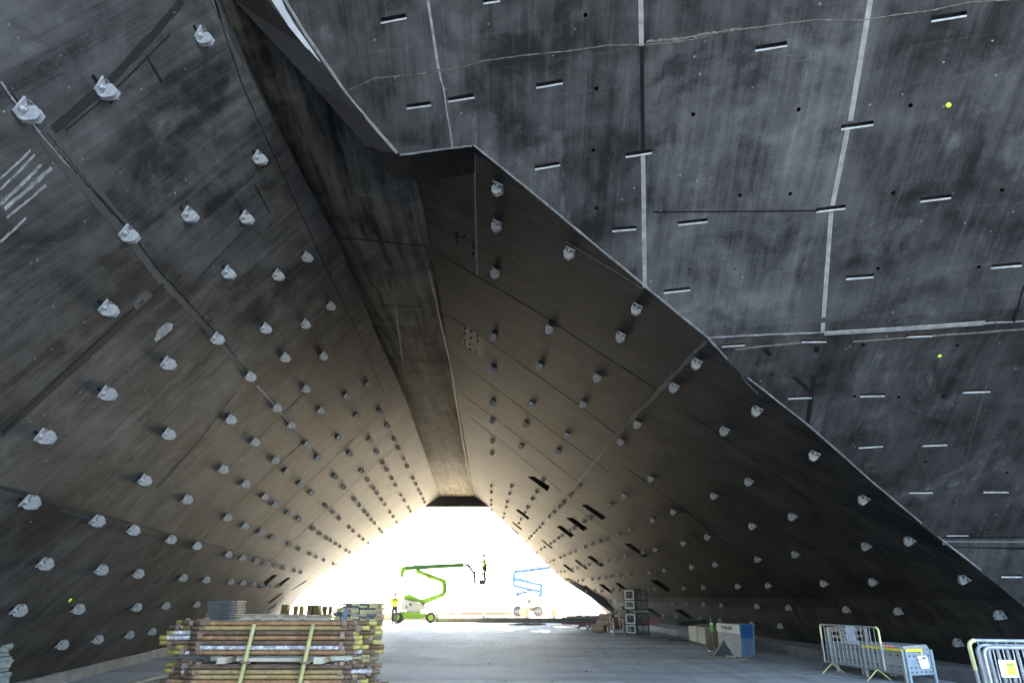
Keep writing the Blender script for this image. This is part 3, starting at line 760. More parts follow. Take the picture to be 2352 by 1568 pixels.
# ------------------------------------------------------------------ brackets
def bracket_meshes():
    # L-shaped: base plate on the wall (towards the viewer), two upright fins; x = towards the near mouth, z = out of the wall
    mb = MB(); mb.box((.03, 0, .012), (.16, .165, .007)); mb.box((.108, 0, .019), (.006, .165, .022)); mb.box((.03, -.08, .03), (.08, .006, .04))
    a = mb.mesh('wall_bracket', M['galv_grey'])
    prof = [(-.083, .015), (-.083, .068), (-.04, .14), (.036, .14), (.083, .068), (.083, .015), (.05, .015), (.05, .038), (-.026, .038), (-.026, .015)]
    mb = MB(); n = len(prof)
    mb.add([(0, p[0], p[1]) for p in prof] + [(.009, p[0], p[1]) for p in prof], [tuple(range(n)), tuple(range(2 * n - 1, n - 1, -1))] + [(i, n + i, n + (i + 1) % n, (i + 1) % n) for i in range(n)])
    f = mb.mesh('fin', M['galv'])
    ch = MB(); ch.box((0, 0, -.002), (.40, .034, .008)); ch.box((0, .019, .001), (.40, .004, .006)); ch.box((0, -.019, .001), (.40, .004, .006))
    b = ch.mesh('anchor_channel', M['black'])
    bo = MB(); bo.tube([(.065, .008, .014), (.065, .008, .03)], .022, 6); bo.tube([(.065, .008, .03), (.065, .008, .062)], .01, 8)
    c = bo.mesh('bolt', M['galv_dull'])
    return a, f, b, c
BR, BFIN, BCH, BBO = bracket_meshes()
brnd = random.Random(99)
def put(kind, plist, parent):
    items = []
    for q in plist:
        p = ON[kind](*q); T, U, N = frame(kind, p)
        p = p - N * .02
        R3 = Matrix((T, N.cross(T), N)).transposed() @ Matrix.Rotation(brnd.gauss(0, .045), 3, 'Z')
        items.append((p.length, p, R3))
    items.sort(key=lambda t: t[0])
    P0 = Matrix.LocRotScale(parent.location, parent.rotation_euler, None).inverted()
    rest = MB()
    for k, (d, p, R3) in enumerate(items):
        p = p + (R3 @ Vector((0, 0, 1))) * .02
        Mx = Matrix.Translation(p) @ R3.to_4x4()
        if k < 100:
            o = bpy.data.objects.new('wall_bracket', BR); COL.objects.link(o); o.parent = parent
            o.matrix_parent_inverse = P0; o.matrix_basis = Mx
            for me, dx in ((BFIN, .01), (BFIN, -.05), (BCH, 0), (BBO, 0)):
                if me is BBO and k > 85: continue
                c_ = bpy.data.objects.new(me.name.split('.')[0], me); COL.objects.link(c_); c_.parent = o; c_.location = (dx, -.01 if dx < 0 else 0, 0)
        else:
            for me, dx in ((BR, 0), (BFIN, .01), (BFIN, -.05)):
                rest.add([Mx @ (v.co + Vector((dx, 0, 0))) for v in me.vertices], [tuple(f.vertices) for f in me.polygons])
    if rest.v:
        o = link('wall_bracket', rest.mesh('wall_bracket', M['galv']), parent); o['kind'] = 'stuff'
put('L', LB, left_b); put('R', RB, right_b)

# ------------------------------------------------------------------ ground and kerbs
mb = MB(); g = 900
mb.add([(-g, -g, 0), (g, -g, 0), (g, g, 0), (-g, g, 0)], [(0, 1, 2, 3)])
tag(mb.build('ground', M['ground']), kind='structure')
M['bounce_yard'] = plain('warm_bounce_ground', (.84, .7, .47), .9, var=.18, scale=.6, bump=.1)  # pale warm colour chosen to throw light back into the passage
mb = MB(); mb.add([(-260, 50.6, .004), (260, 50.6, .004), (260, 240, .004), (-260, 240, .004)], [(0, 1, 2, 3)])  # sheet added over the ground as a reflector for the far mouth
tag(mb.build('bounce_yard', M['bounce_yard']), kind='structure')
def kerb(fx, y0, y1, side, hgt):
    mb = MB(); n = 22; rs = random.Random(3 if side > 0 else 5)
    for i in range(n):
        a = y0 + (y1 - y0) * i / n; b = y0 + (y1 - y0) * (i + 1) / n - .012
        j = rs.uniform(-.012, .012); h = hgt + rs.uniform(-.012, .012)
        xa, xb = fx(a) + j, fx(b) + j
        vs = [(xa, a, 0), (xb, b, 0), (xb, b, h - .03), (xa, a, h - .03), (xa + side * .03, a, h), (xb + side * .03, b, h), (xb + side * 1.1, b, h), (xa + side * 1.1, a, h), (xa + side * 1.1, a, 0), (xb + side * 1.1, b, 0)]
        mb.add(vs, [(0, 1, 2, 3), (3, 2, 5, 4), (4, 5, 6, 7), (7, 6, 9, 8), (0, 3, 4, 7, 8), (1, 9, 6, 5, 2)])
    return tag(mb.build('kerb', M['kerb']), kind='structure')
M['water'] = plain('puddle_water', (.05, .05, .05), .04, var=.05, bump=0)
for k, (x, y, w_, h_) in enumerate(((1215, 1433, 46, 3.2), (1290, 1437.5, 30, 2.2), (1170, 1444, 34, 3), (1385, 1452, 16, 1.6), (1240, 1449, 24, 1.6))):
    rr = random.Random(60 + k); ps = []
    for j in range(18):
        t = 2 * pi * j / 18; f = rr.uniform(.75, 1.15); g0 = gp(x + cos(t) * w_ * f, y + sin(t) * h_ * f); ps.append(Vector((g0.x, g0.y, .004)))
    tag(MB().add(ps, [tuple(range(18))]).build('puddle', M['water']), kind='structure')
pk = MB(); rr = random.Random(77)
for i in range(260):
    y = rr.uniform(6, 44); x = rr.uniform(-5 - .1 * y, 9 - .05 * y); r = rr.uniform(.008, .03) * (1.5 if rr.random() < .1 else 1)
    k = 6; c = Vector((x, y, 0)); ring = [c + Vector((cos(2 * pi * j / k) * r * rr.uniform(.6, 1.3), sin(2 * pi * j / k) * r * rr.uniform(.6, 1.3), 0)) for j in range(k)]
    pk.add(ring + [c + Vector((0, 0, r * .8))], [(j, (j + 1) % k, k) for j in range(k)])
tag(pk.build('gravel', M['kerb']), 'scattered grit and small stones on the concrete floor', 'gravel', kind='stuff')
kerb(lambda Y: -6.25 - .172 * Y, 3, 45, -1, .21)
kerb(lambda Y: 10.15 - .09 * Y, 12.3, 49, 1, .24)
#OBJECTS#
# ------------------------------------------------------------------ scaffold tubes racked in the foreground
M['rust'] = plain('rusty_tube', (.17, .085, .032), .75, .1, var=.45, scale=7, bump=.3, dirt=((.33, .2, .1), .56))
M['rust_dk'] = plain('dark_rusty_tube', (.08, .045, .022), .8, .1, var=.5, scale=8, bump=.3, dirt=((.3, .27, .25), .62))
M['ochre'] = plain('ochre_painted_tube', (.2, .135, .05), .7, 0, var=.35, scale=7, bump=.2, dirt=((.12, .06, .035), .54))
M['splash'] = plain('cement_splashed_tube', (.2, .17, .16), .8, 0, var=.5, scale=9, bump=.3, dirt=((.5, .48, .46), .5))
M['tip'] = plain('yellow_paint', (.24, .195, .04), .6, 0, var=.4, scale=12, dirt=((.13, .07, .03), .54))
M['post'] = plain('pale_yellow_post', (.25, .215, .075), .6, 0, var=.3, scale=8, dirt=((.28, .26, .2), .55))
M['timber'] = plain('weathered_timber', (.3, .25, .18), .85, 0, var=.3, scale=5, bump=.2, dirt=((.14, .11, .08), .6))
M['timber_y'] = plain('yellow_shutter_timber', (.42, .36, .16), .8, 0, var=.35, scale=5, dirt=((.2, .17, .1), .58))
M['steel_dk'] = plain('dark_steel', (.1, .105, .11), .5, .5, var=.4, scale=8)
M['steel_rack'] = plain('rack_steel', (.14, .09, .06), .8, .1, var=.4, scale=7)
M['tyre'] = plain('tyre_rubber', (.05, .048, .045), .85, var=.3)
M['white'] = plain('white_paint', (.75, .75, .73), .5, var=.08, scale=3)
M['green'] = plain('lime_green_paint', (.2, .4, .03), .45, var=.12, scale=3)
M['green_dk'] = plain('green_boom_paint', (.05, .17, .05), .45, var=.15, scale=3)
M['steel_blue'] = plain('blue_grey_steel', (.12, .15, .2), .5, .3, var=.2)
M['bluelift'] = plain('blue_lift_paint', (.02, .085, .22), .45, var=.12, scale=3)
tube_cache = {}
def tube_mesh(L, mat, tip):
    key = (round(L, 2), mat.name, tip)
    if key in tube_cache: return tube_cache[key]
    a = MB(); a.tube([(-L / 2, 0, 0), (L / 2, 0, 0)], .0235, 10)
    me = a.mesh('scaffold_tube', mat)
    out = [me]
    for s in (-1, 1):
        t = MB(); t.tube([(s * (L / 2 - .07), 0, 0), (s * (L / 2 + .012), 0, 0), (s * (L / 2 + .013), 0, 0)], [.0255, .0255, .018], 10)
        out.append(('painted_end', t.mesh('painted_end', M['tip'] if tip else M['rust_dk'])))
        h = MB(); h.box((s * (L / 2 - .1), -.012, -.015), (.045, .056, .066)); out.append(('end_clip', h.mesh('end_clip', M['steel_rack'])))
    tube_cache[key] = out; return out
rs = random.Random(11)
SX0, SX1, SY = -3.53, -1.76, 8.22
UP = [('rust', 'rust-brown'), ('ochre', 'ochre-brown'), ('rust_dk', 'dark brown'), ('rust', 'rust-brown'), ('rust_dk', 'dark purple-brown'), ('splash', 'pale cement-splashed'), ('rust', 'orange-rust')]
DN = [('rust_dk', 'dark brown'), ('ochre', 'ochre'), ('ochre', 'ochre'), ('rust', 'rust-brown'), ('ochre', 'ochre'), ('rust', 'rust-brown')]
ordn = ['top', 'second', 'third', 'fourth', 'fifth', 'sixth', 'lowest']
def rack(z0, rows, which):
    for i, (mt, colr) in enumerate(rows):
        for k in range(7):
            L = round((SX1 - SX0) + (0 if k == 0 else rs.choice([.1, .25, .35, .45])), 2)
            mk = mt if k == 0 else rs.choice(['rust', 'ochre', 'rust_dk', 'splash', mt])
            tmz = tube_mesh(L, M[mk], rs.random() < .55 if k else False); me = tmz[0]
            o = bpy.data.objects.new('scaffold_tube', me); COL.objects.link(o)
            dx = rs.uniform(-.02, .02) if k == 0 else rs.uniform(-.16, .13)
            o.location = ((SX0 + SX1) / 2 + dx, SY + k * .053 + rs.uniform(-.002, .002), z0 - i * .0495)
            o.rotation_euler = (rs.uniform(0, 6), 0, rs.uniform(-.004, .004))
            if k == 0:
                tag(o, f'{colr} scaffold tube, {ordn[i]} row at the front of the {which} bundle', 'scaffold tube', f'front scaffold tubes of the {which} bundle')
            else:
                tag(o, f'scaffold tube deep inside the {which} bundle, only its end sticking out', 'scaffold tube', f'inner scaffold tubes of the {which} bundle')
            for nm, m2 in tmz[1:]:
                c = bpy.data.objects.new(nm, m2); COL.objects.link(c); c.parent = o
rack(1.315, UP, 'upper'); rack(.875, DN, 'lower')
for (x, lab) in ((-3.15, 'short timber bearer between the tube bundles, left of the left-hand post'), (-2.1, 'short timber bearer between the tube bundles, near the right-hand post')):
    tag(MB().box((x, SY + .16, .945), (.1, .5, .07)).build('timber_bearer', M['timber'], None, .004), lab, 'timber bearer')
tag(MB().box((-2.65, SY - .01, .95), (.72, .05, .035)).build('timber_batten', M['timber'], None, .004), 'pale timber batten wedged across the gap between the two tube bundles', 'batten')
o = MB().box((-2.6, SY + .3, .945), (1.6, .12, .05)).build('steel_channel', M['galv_dull'], None, .003); tag(o, 'long grey steel channel lying in the gap between the two tube bundles', 'steel channel')
st = empty('tube_rack', (-2.65, SY + .2, 0), 'low rusty steel rack carrying the bundles of scaffold tubes', 'rack')
for x in (-3.4, -1.9):
    MB().box((x, SY + .17, .565), (.08, .6, .06)).build('cross_rail', M['steel_rack'], st)
    for y in (-.05, .42): MB().box((x, SY + y, .27), (.07, .07, .53)).build('leg', M['steel_rack'], st)
for i, (a, b, lab) in enumerate((((583, 1436), (550, 1568), 'left-hand pale yellow scaffold post standing in front of the racked tubes'), ((718, 1436), (688, 1568), 'right-hand greyish yellow scaffold post standing in front of the racked tubes'))):
    A, B = pt(*a, 8.13), pt(*b, 8.13)
    d = (B - A); G = A + d * (A.z / (A.z - B.z)); G.z = 0
    A += (A - B) * .03
    p = empty('scaffold_post', G, lab, 'scaffold post')
    MB().tube([G, A], .0245, 12).build('tube', M['post'], p)
    for zz in (.93, .35):
        c = G + (A - G) * (zz / A.z); n = (A - G).normalized()
        MB().tube([c - n * .01, c - n * .008, c + n * .008, c + n * .01], [.04, .062, .062, .04], 12).build('rosette', M['steel_rack'], p)

# ------------------------------------------------------------------ stacks standing behind the tubes
rs = random.Random(21)
bx, by = pt(513, 1400, 15.5).x, 15.5
m1 = MB(); m1.box((0, .3, 0), (.62, .5, .034)); m1.box((0, .05, -.002), (.6, .02, .03)); me_b = m1.mesh('board_body', M['steel_dk'])
m2 = MB(); m2.box((.25, .035, .001), (.11, .03, .024)); me_e = m2.mesh('bright_end', M['galv'])
NB = 30
for i in range(NB):
    b = bpy.data.objects.new('steel_deck_board', None); COL.objects.link(b); b.empty_display_size = .1
    b.location = (bx + rs.uniform(-.02, .02) - i * .004 + .05, by, .05 + i * .0495); b.rotation_euler = (0, 0, rs.uniform(-.02, .02))
    tag(b, 'dark steel deck board with bright end in the stack behind the tubes', 'deck board', 'steel deck boards in the tall dark stack')
    for me, nm in ((me_b, 'board'), (me_e, 'end_plate')):
        c = bpy.data.objects.new(nm, me); COL.objects.link(c); c.parent = b
# long formwork beams
for k, (y, z, zz) in enumerate(((14.0, 1.12, 1.2), (14.0, .98, 1.1))):
    a, b2 = pt(552, 1409 + k * 12, y), pt(757, 1409 + k * 12 + (3 if k == 0 else 0), y)
    mb = MB()
    for dz, w, h in ((-.0, .16, .02), (-.13, .16, .02), (-.065, .05, .11)):
        mb.bar(a + Vector((0, .08, dz - .01)), b2 + Vector((0, .08, dz - .01)), w, h)
    for t in (.2, .45, .7): 
        c = a + (b2 - a) * t + Vector((0, .03, -.075)); mb.box(c, (.12, .06, .1))
    o = mb.build('formwork_beam', M['timber'], None, .003); tag(o, ('upper' if k == 0 else 'lower') + ' long grey-brown formwork beam lying behind the racked scaffold tubes', 'formwork beam')
bs = empty('timber_pallet_stack', (pt(655, 1430, 14).x, 14.1, 0), 'stack of low timber pallets under the long formwork beams behind the tubes', 'pallet stack')
for i in range(5): MB().box((pt(655, 1430, 14).x, 14.15, .07 + i * .155), (1.3, .9, .12)).build('pallet', M['timber'], bs, .004)
# block of stacked shuttering timbers at the right end
cols = [pt(772 + 19.5 * i, 1400, 17).x for i in range(5)]
tm_ = []
for mt in ('timber_y', 'timber', 'steel_dk'):
    m = MB(); m.box((0, 0, 0), (.185, 1.2, .04)); tm_.append(m.mesh('shutter_board', M[mt], .002))
for c, X in enumerate(cols):
    hi = 30 if c > 0 else 28
    for i in range(hi):
        o = bpy.data.objects.new('shutter_board', rs.choice([tm_[0], tm_[0], tm_[1], tm_[2]])); COL.objects.link(o)
        o.location = (X + rs.uniform(-.008, .008) + i * .003, 17.4 + rs.uniform(-.04, .04), .07 + i * .0465)
        o.rotation_euler = (0, rs.uniform(-.02, .02), rs.uniform(-.02, .02))
        tag(o, 'short shuttering board in the block-shaped pile behind the right ends of the tubes', 'shuttering board', 'shuttering boards in the block-shaped pile')
sp = MB(); q0 = pt(757, 1430, 16); sp.bar((q0.x - .1, 16.4, .0), (q0.x + .27, 16.4, 1.33), .1, .09); 
tag(sp.build('propped_plate', M['steel_blue'], None, .004), 'narrow bluish steel plate leaning against the block-shaped pile of boards', 'steel plate')
# far stacks in the glare
for i, (x0, x1, yt_, yb) in enumerate(((641, 656, 1387, 1412), (667, 690, 1390, 1412), (701, 712, 1388, 1412), (718, 728, 1389, 1412), (735, 757, 1391, 1412))):
    A, B = pt(x0, yt_, 37 + i * .3), pt(x1, yt_, 37 + i * .3)
    mb = MB(); hgt = A.z; nl = int(hgt / .09)
    for k in range(nl): mb.box(((A.x + B.x) / 2 + k * .012, 37.4 + i * .3, .05 + k * hgt / nl), (B.x - A.x, .9, hgt / nl * .62))
    for xx in (-.3, .3): mb.box(((A.x + B.x) / 2 + xx * (B.x - A.x) + nl * .006, 37.4 + i * .3, hgt / 2), (.04, .7, hgt))
    w = ['leftmost', 'second from left', 'middle', 'fourth from left', 'rightmost'][i]
    tag(mb.build('board_stack', M['timber_y' if i != 4 else 'timber'], None), f'stack of formwork boards in the glare of the far mouth, {w} of five', 'board stack', 'stacks of boards in the glare')

# ------------------------------------------------------------------ timber and wrapped bales at the left edge
for k, (a, b, w, lab) in enumerate((((215, 1600), (372, 1557), .2, 'pale weathered plank on the ground left of the racked tubes, the farther one'), ((300, 1600), (400, 1562), .22, 'yellow-ended plank on the ground left of the racked tubes, the nearer one'))):
    A, B = gp(*a), gp(*b)
    Q = empty('plank', A, lab, 'plank'); 
    MB().bar(A + Vector((0, 0, .05)), B + Vector((0, 0, .05)), w, .06).build('board', M['timber'], Q, .006)
    if k == 1: d = (B - A).normalized(); MB().bar(B + Vector((0, 0, .05)) - d * .12, B + Vector((0, 0, .05)) + d * .004, w + .006, .066).build('painted_end', M['ochre'], Q)
M['net'] = plain('grey_green_netting', (.16, .185, .16), .8, 0, var=.45, scale=16, bump=.6)
def bale(c, s, seed):
    r = random.Random(seed); bm = bmesh.new(); bmesh.ops.create_cube(bm, size=1)
    bmesh.ops.subdivide_edges(bm, edges=bm.edges[:], cuts=5, use_grid_fill=True)
    for v in bm.verts:
        l = v.co.length; v.co = v.co * (1 - .12 * max(0, l - .55))
        v.co += Vector((r.uniform(-1, 1), r.uniform(-1, 1), r.uniform(-1, 1))) * .035
        v.co = Vector((v.co.x * s[0], v.co.y * s[1], v.co.z * s[2])) + Vector(c)
    me = bpy.data.meshes.new('netting_bale'); bm.to_mesh(me); bm.free(); me.materials.append(M['net'])
    return link('netting_bale', me)
q = pt(-42, 1530, 11)
for k, (z0, h, dx, nm) in enumerate(((.0, .27, -.28, 'bottom'), (.27, .24, -.22, 'second'), (.51, .22, -.24, 'third'), (.73, .2, -.3, 'top'))):
    tag(bale((q.x + dx - .15, 11.2, z0 + h / 2), (.8, .9, h), 5 + k), f'crumpled grey-green netting bale at the left edge, {nm} of its pile', 'netting bale', 'netting bales piled at the left edge')
# ------------------------------------------------------------------ person builder
M['skin'] = plain('skin', (.42, .25, .17), .6, var=.08)
M['hivis'] = plain('hi_vis_yellow', (.62, .72, .03), .7, var=.12)
M['navy'] = plain('dark_work_trousers', (.05, .055, .07), .85, var=.2)
M['helmet'] = plain('orange_helmet', (.6, .16, .04), .35, var=.08)
M['boots'] = plain('work_boots', (.08, .055, .035), .8)
def skinned(name, joints, edges, mat, parent, sub=1):
    """joints: {id: (pos, radius)}"""
    ids = list(joints); me = bpy.data.meshes.new(name)
    me.from_pydata([tuple(joints[i][0]) for i in ids], [(ids.index(a), ids.index(b)) for a, b in edges], [])
    o = bpy.data.objects.new('tmp', me); COL.objects.link(o)
    bm = bmesh.new(); bm.from_mesh(me); L = bm.verts.layers.skin.verify()
    for i, v in enumerate(bm.verts):
        r = joints[ids[i]][1]; v[L].radius = (r, r) if not isinstance(r, tuple) else r; v[L].use_root = (i == 0)
    bm.to_mesh(me); bm.free()
    o.modifiers.new('s', 'SKIN'); sd_ = o.modifiers.new('u', 'SUBSURF'); sd_.levels = sub; sd_.render_levels = sub
    dg = bpy.context.evaluated_depsgraph_get(); dg.update()
    out = bpy.data.meshes.new_from_object(o.evaluated_get(dg), depsgraph=dg); out.name = name
    bpy.data.objects.remove(o)
    out.materials.clear(); out.materials.append(mat)
    for p in out.polygons: p.use_smooth = True
    return link(name, out, parent, world=False)
def person(loc, rz, pose, label, vest='hivis'):
    P = empty('person', loc, label, 'person', None, rz)
    V = Vector
    J = {'hip': (V((0, 0, .95)), .12), 'waist': (V((0, 0, 1.08)), .115), 'chest': (V((pose.get('lean', 0), 0, 1.32)), .14), 'neck': (V((pose.get('lean', 0) * 1.3, 0, 1.5)), .055),
         'chin': (V((pose.get('lean', 0) * 1.4 + .03, 0, 1.56)), .06), 'head': (V((pose.get('lean', 0) * 1.5 + .01, 0, 1.66)), .095), 'crown': (V((pose.get('lean', 0) * 1.5, 0, 1.73)), .07)}
    E = [('hip', 'waist'), ('waist', 'chest'), ('chest', 'neck'), ('neck', 'chin'), ('chin', 'head'), ('head', 'crown')]
    for s, k in ((-1, 'r'), (1, 'l')):
        sh = V((pose.get('lean', 0), s * .18, 1.43)); el, ha = V(pose['elbow' + k]), V(pose['hand' + k]); kn, an = V(pose['knee' + k]), V(pose['foot' + k])
        J['sh' + k] = (sh, .055); J['el' + k] = (el, .042); J['wr' + k] = (ha, .028)
        d = (ha - el).normalized(); pm = ha + d * .06; J['pm' + k] = (pm, .034)
        sd = d.cross(V((1, 0, .2))).normalized()
        E += [('chest', 'sh' + k), ('sh' + k, 'el' + k), ('el' + k, 'wr' + k), ('wr' + k, 'pm' + k)]
        for f in range(4):
            b = pm + sd * (f - 1.5) * .018 + d * .03; t = b + d * (.045 + .008 * (f in (1, 2))) + V((.012, 0, -.01)); J[f'f{k}{f}'] = (t, .008); E.append(('pm' + k, f'f{k}{f}'))
        th = ha + d * .05 + sd * .05; J['th' + k] = (th, .009); E.append(('pm' + k, 'th' + k))
        J['hp' + k] = (V((0, s * .09, .9)), .09); J['kn' + k] = (kn, .06); J['an' + k] = (an, .042); J['to' + k] = (an + V((.17, 0, -.05)), .035)
        E += [('hip', 'hp' + k), ('hp' + k, 'kn' + k), ('kn' + k, 'an' + k), ('an' + k, 'to' + k)]
    skinned('body', J, E, M['skin'], P)
    G = {k: (J[k][0], J[k][1] + .022) for k in ('hip', 'waist', 'chest')}; G['nk'] = (J['neck'][0] - V((0, 0, .03)), .075); GE = [('hip', 'waist'), ('waist', 'chest'), ('chest', 'nk')]
    for k in 'rl':
        for a in ('sh', 'el'): G[a + k] = (J[a + k][0], J[a + k][1] + .016)
        G['cf' + k] = (J['wr' + k][0] - (J['wr' + k][0] - J['el' + k][0]).normalized() * .02, .042); GE += [('chest', 'sh' + k), ('sh' + k, 'el' + k), ('el' + k, 'cf' + k)]
    skinned('jacket', G, GE, M[vest], P)
    T = {'hip': (J['hip'][0] - V((0, 0, .02)), .13)}; TE = []
    for k in 'rl':
        for a in ('hp', 'kn'): T[a + k] = (J[a + k][0], J[a + k][1] + .018)
        T['cf' + k] = (J['an' + k][0] + V((0, 0, .03)), .065); TE += [('hip', 'hp' + k), ('hp' + k, 'kn' + k), ('kn' + k, 'cf' + k)]
    skinned('trousers', T, TE, M['navy'], P)
    for k in 'rl':
        a = J['an' + k][0]; skinned('boot', {'a': (a + V((0, 0, .05)), .05), 'b': (a + V((.0, 0, -.03)), .055), 'c': (a + V((.13, 0, -.05)), .05), 'd': (a + V((.2, 0, -.055)), .035)}, [('a', 'b'), ('b', 'c'), ('c', 'd')], M['boots'], P)
    h = J['head'][0]; mb = MB(); n = 14
    prof = [(.128, .03), (.118, .06), (.095, .1), (.055, .13), (.012, .142)]
    vs = []
    for r, z in prof: vs += [h + V((cos(2 * pi * j / n) * r * 1.1, sin(2 * pi * j / n) * r, z - .0)) for j in range(n)]
    fs = [(i * n + j, i * n + (j + 1) % n, (i + 1) * n + (j + 1) % n, (i + 1) * n + j) for i in range(4) for j in range(n)] + [tuple(range(4 * n, 5 * n))]
    mb.add(vs, fs, True); mb.box(h + V((.14, 0, .035)), (.07, .14, .012))
    link('hard_hat', mb.mesh('hard_hat', M['helmet']), P, world=False)
    f = MB(); 
    for s in (-1, 1): f.box(h + V((.088, s * .032, .005)), (.012, .022, .01))
    f.box(h + V((.085, 0, -.05)), (.012, .045, .008))
    link('facial_features', f.mesh('facial_features', M['boots']), P, world=False)
    n_ = MB(); n_.add([h + V((.088, -.012, -.03)), h + V((.088, .012, -.03)), h + V((.115, 0, -.028)), h + V((.088, 0, .01))], [(0, 1, 2), (0, 2, 3), (1, 3, 2), (0, 3, 1)])
    link('nose', n_.mesh('nose', M['skin']), P, world=False)
    return P
f1 = gp(*crop(1500, 2200, 5.2275, [(392, 1548)])[0])
person(f1, radians(100), dict(lean=.03, elbowr=(-.1, -.27, 1.18), handr=(.06, -.26, .98), elbowl=(-.05, .27, 1.17), handl=(.12, .26, .98), kneer=(.18, -.1, .5), footr=(.14, -.1, .08), kneel=(-.02, .1, .49), footl=(-.28, .1, .11)),
       'person in yellow hi-vis jacket and orange hard hat walking beside the green lift')

# ------------------------------------------------------------------ green articulated boom lift
YG = 46.4
def g1(pts, Y=YG): return [(pt(*q, Y).x, pt(*q, Y).z) for q in crop(1500, 2200, 5.2275, pts)]
gl = empty('boom_lift', (pt(950, 1430, YG).x, YG + .8, 0), 'lime green articulated boom lift with raised arm at the far mouth of the passage', 'boom lift')
def part(name, polys, y0, y1, mat, parent, bev=.02):
    mb = MB()
    for p in polys: mb.prism(p, y0, y1)
    return mb.build(name, mat, parent, bev)
part('upper_boom', [g1([(600, 335), (750, 318), (800, 300), (1740, 262), (1850, 290), (1830, 325), (1100, 365), (1000, 400), (900, 400), (700, 395), (620, 400)])], YG + .45, YG + .8, M['green_dk'], gl)
part('boom_knuckle', [g1([(520, 340), (610, 330), (640, 400), (590, 450), (575, 545), (530, 568), (495, 500), (512, 420)])], YG + .42, YG + .83, M['green'], gl)
part('fly_boom', [g1([(1840, 288), (2120, 290), (2120, 316), (1840, 324)])], YG + .5, YG + .75, M['steel_dk'], gl)
part('upper_link', [g1([(820, 405), (905, 405), (930, 445), (1480, 620), (1440, 740), (1395, 720), (1390, 650), (1200, 580), (1140, 600), (1080, 570), (990, 490), (900, 452), (825, 440)])], YG + .4, YG + .85, M['green'], gl)
part('lower_arm', [g1([(570, 1040), (590, 940), (700, 910), (960, 1030), (1350, 895), (1400, 860), (1450, 860), (1460, 935), (1060, 1050), (1030, 1140), (900, 1080), (640, 1022)])], YG + .35, YG + .9, M['green'], gl)
part('riser', [g1([(1410, 735), (1440, 735), (1452, 880), (1405, 880), (1425, 790)])], YG + .4, YG + .85, M['green'], gl)
mb = MB()
for a, b, w in (((715, 925), (1110, 770), .06), ((1110, 770), (1385, 660), .09), ((1100, 770), (1350, 870), .08), ((1145, 600), (1240, 745), .03), ((545, 565), (1110, 770), .025), ((600, 545), (830, 460), .06)):
    (ax, az), (bx_, bz) = g1([a, b]); mb.bar((ax, YG + .6, az), (bx_, YG + .6, bz), w)
mb.build('lift_cylinder', M['galv_dull'], gl)
mb = MB()
for a, b, w in (((840, 425), (1450, 650), .26), ((600, 985), (1010, 1085), .32), ((1010, 1085), (1440, 915), .24), ((1430, 650), (1435, 900), .2), ((560, 370), (1840, 298), .26)):
    (ax, az), (bx_, bz) = g1([a, b]); mb.bar((ax, YG + .62, az), (bx_, YG + .62, bz), .3, w)
mb.build('boom_tube', M['green'], gl)
M['cowl'] = plain('grey_white_cowling', (.42, .42, .42), .5, var=.12, scale=2)
part('counterweight', [g1([(570, 1050), (640, 1028), (900, 1085), (1030, 1145), (1055, 1215), (940, 1250), (570, 1255), (520, 1200)])], YG + .05, YG + 1.3, M['cowl'], gl, .04)
for q in ([(712, 1105), (765, 1105), (765, 1160), (712, 1160)], [(642, 1160), (675, 1160), (675, 1212), (642, 1212)]): part('control_panel', [g1(q)], YG + .02, YG + .06, M['steel_dk'], gl, .003)
part('chassis', [g1([(540, 1262), (640, 1297), (940, 1297), (960, 1330), (1060, 1300), (1100, 1400), (940, 1425), (600, 1425), (520, 1390)])], YG + .1, YG + 1.3, M['green'], gl, .03)
part('turntable', [g1([(640, 1240), (950, 1240), (950, 1300), (640, 1300)])], YG + .3, YG + 1.1, M['galv_dull'], gl, .01)
for (cx_, cz_) in ((460, 1392), (1165, 1395)):
    for y in (YG, YG + 1.3):
        (X, Z), = g1([(cx_, cz_)]); r = .335; Z = r
        wh = MB(); wh.tube([(X, y - .02, Z), (X, y + .02, Z), (X, y + .2, Z), (X, y + .24, Z)], [r * .9, r, r, r * .9], 24)
        w_ = wh.build('wheel', M['tyre'], gl)
        rm = MB(); rm.tube([(X, y - .03, Z), (X, y + .01, Z)], [r * .5, r * .55], 16); rm.tube([(X, y - .05, Z), (X, y, Z)], r * .16, 10)
        for j in range(8): rm.tube([(X + cos(j * pi / 4) * r * .36, y - .045, Z + sin(j * pi / 4) * r * .36), (X + cos(j * pi / 4) * r * .36, y - .02, Z + sin(j * pi / 4) * r * .36)], .02, 6)
        ob = rm.mesh('rim', M['green']); link('rim', ob, w_, world=False)
def qb(pts, Y=YG): return [(pt(*q, Y).x, pt(*q, Y).z) for q in crop(1800, 2180, 7.839, pts)]
bk = MB()
fl = qb([(745, 1190), (1290, 1165), (1290, 1200), (770, 1235)])
bk.prism(fl, YG + .2, YG + 1.1)
(xa, za), (xb, zb), (xm, zm) = qb([(760, 1190), (1280, 1170), (1000, 1180)])
bk2 = MB()
for x, z in ((xa, za), (xb, zb), (xm, zm)):
    for y in (YG + .22, YG + 1.08): bk2.bar((x, y, z), (x, y, z + 1.1), .06)
for dz in (.55, 1.1):
    for y in (YG + .22, YG + 1.08): bk2.bar((xa, y, za + dz), (xb, y, zb + dz), .05)
    for x, z in ((xa, za), (xb, zb)): bk2.bar((x, YG + .22, z + dz), (x, YG + 1.08, z + dz), .03)
bf = bk.build('basket_floor', M['steel_dk'], gl); bk2.build('basket_rail', M['steel_dk'], gl)
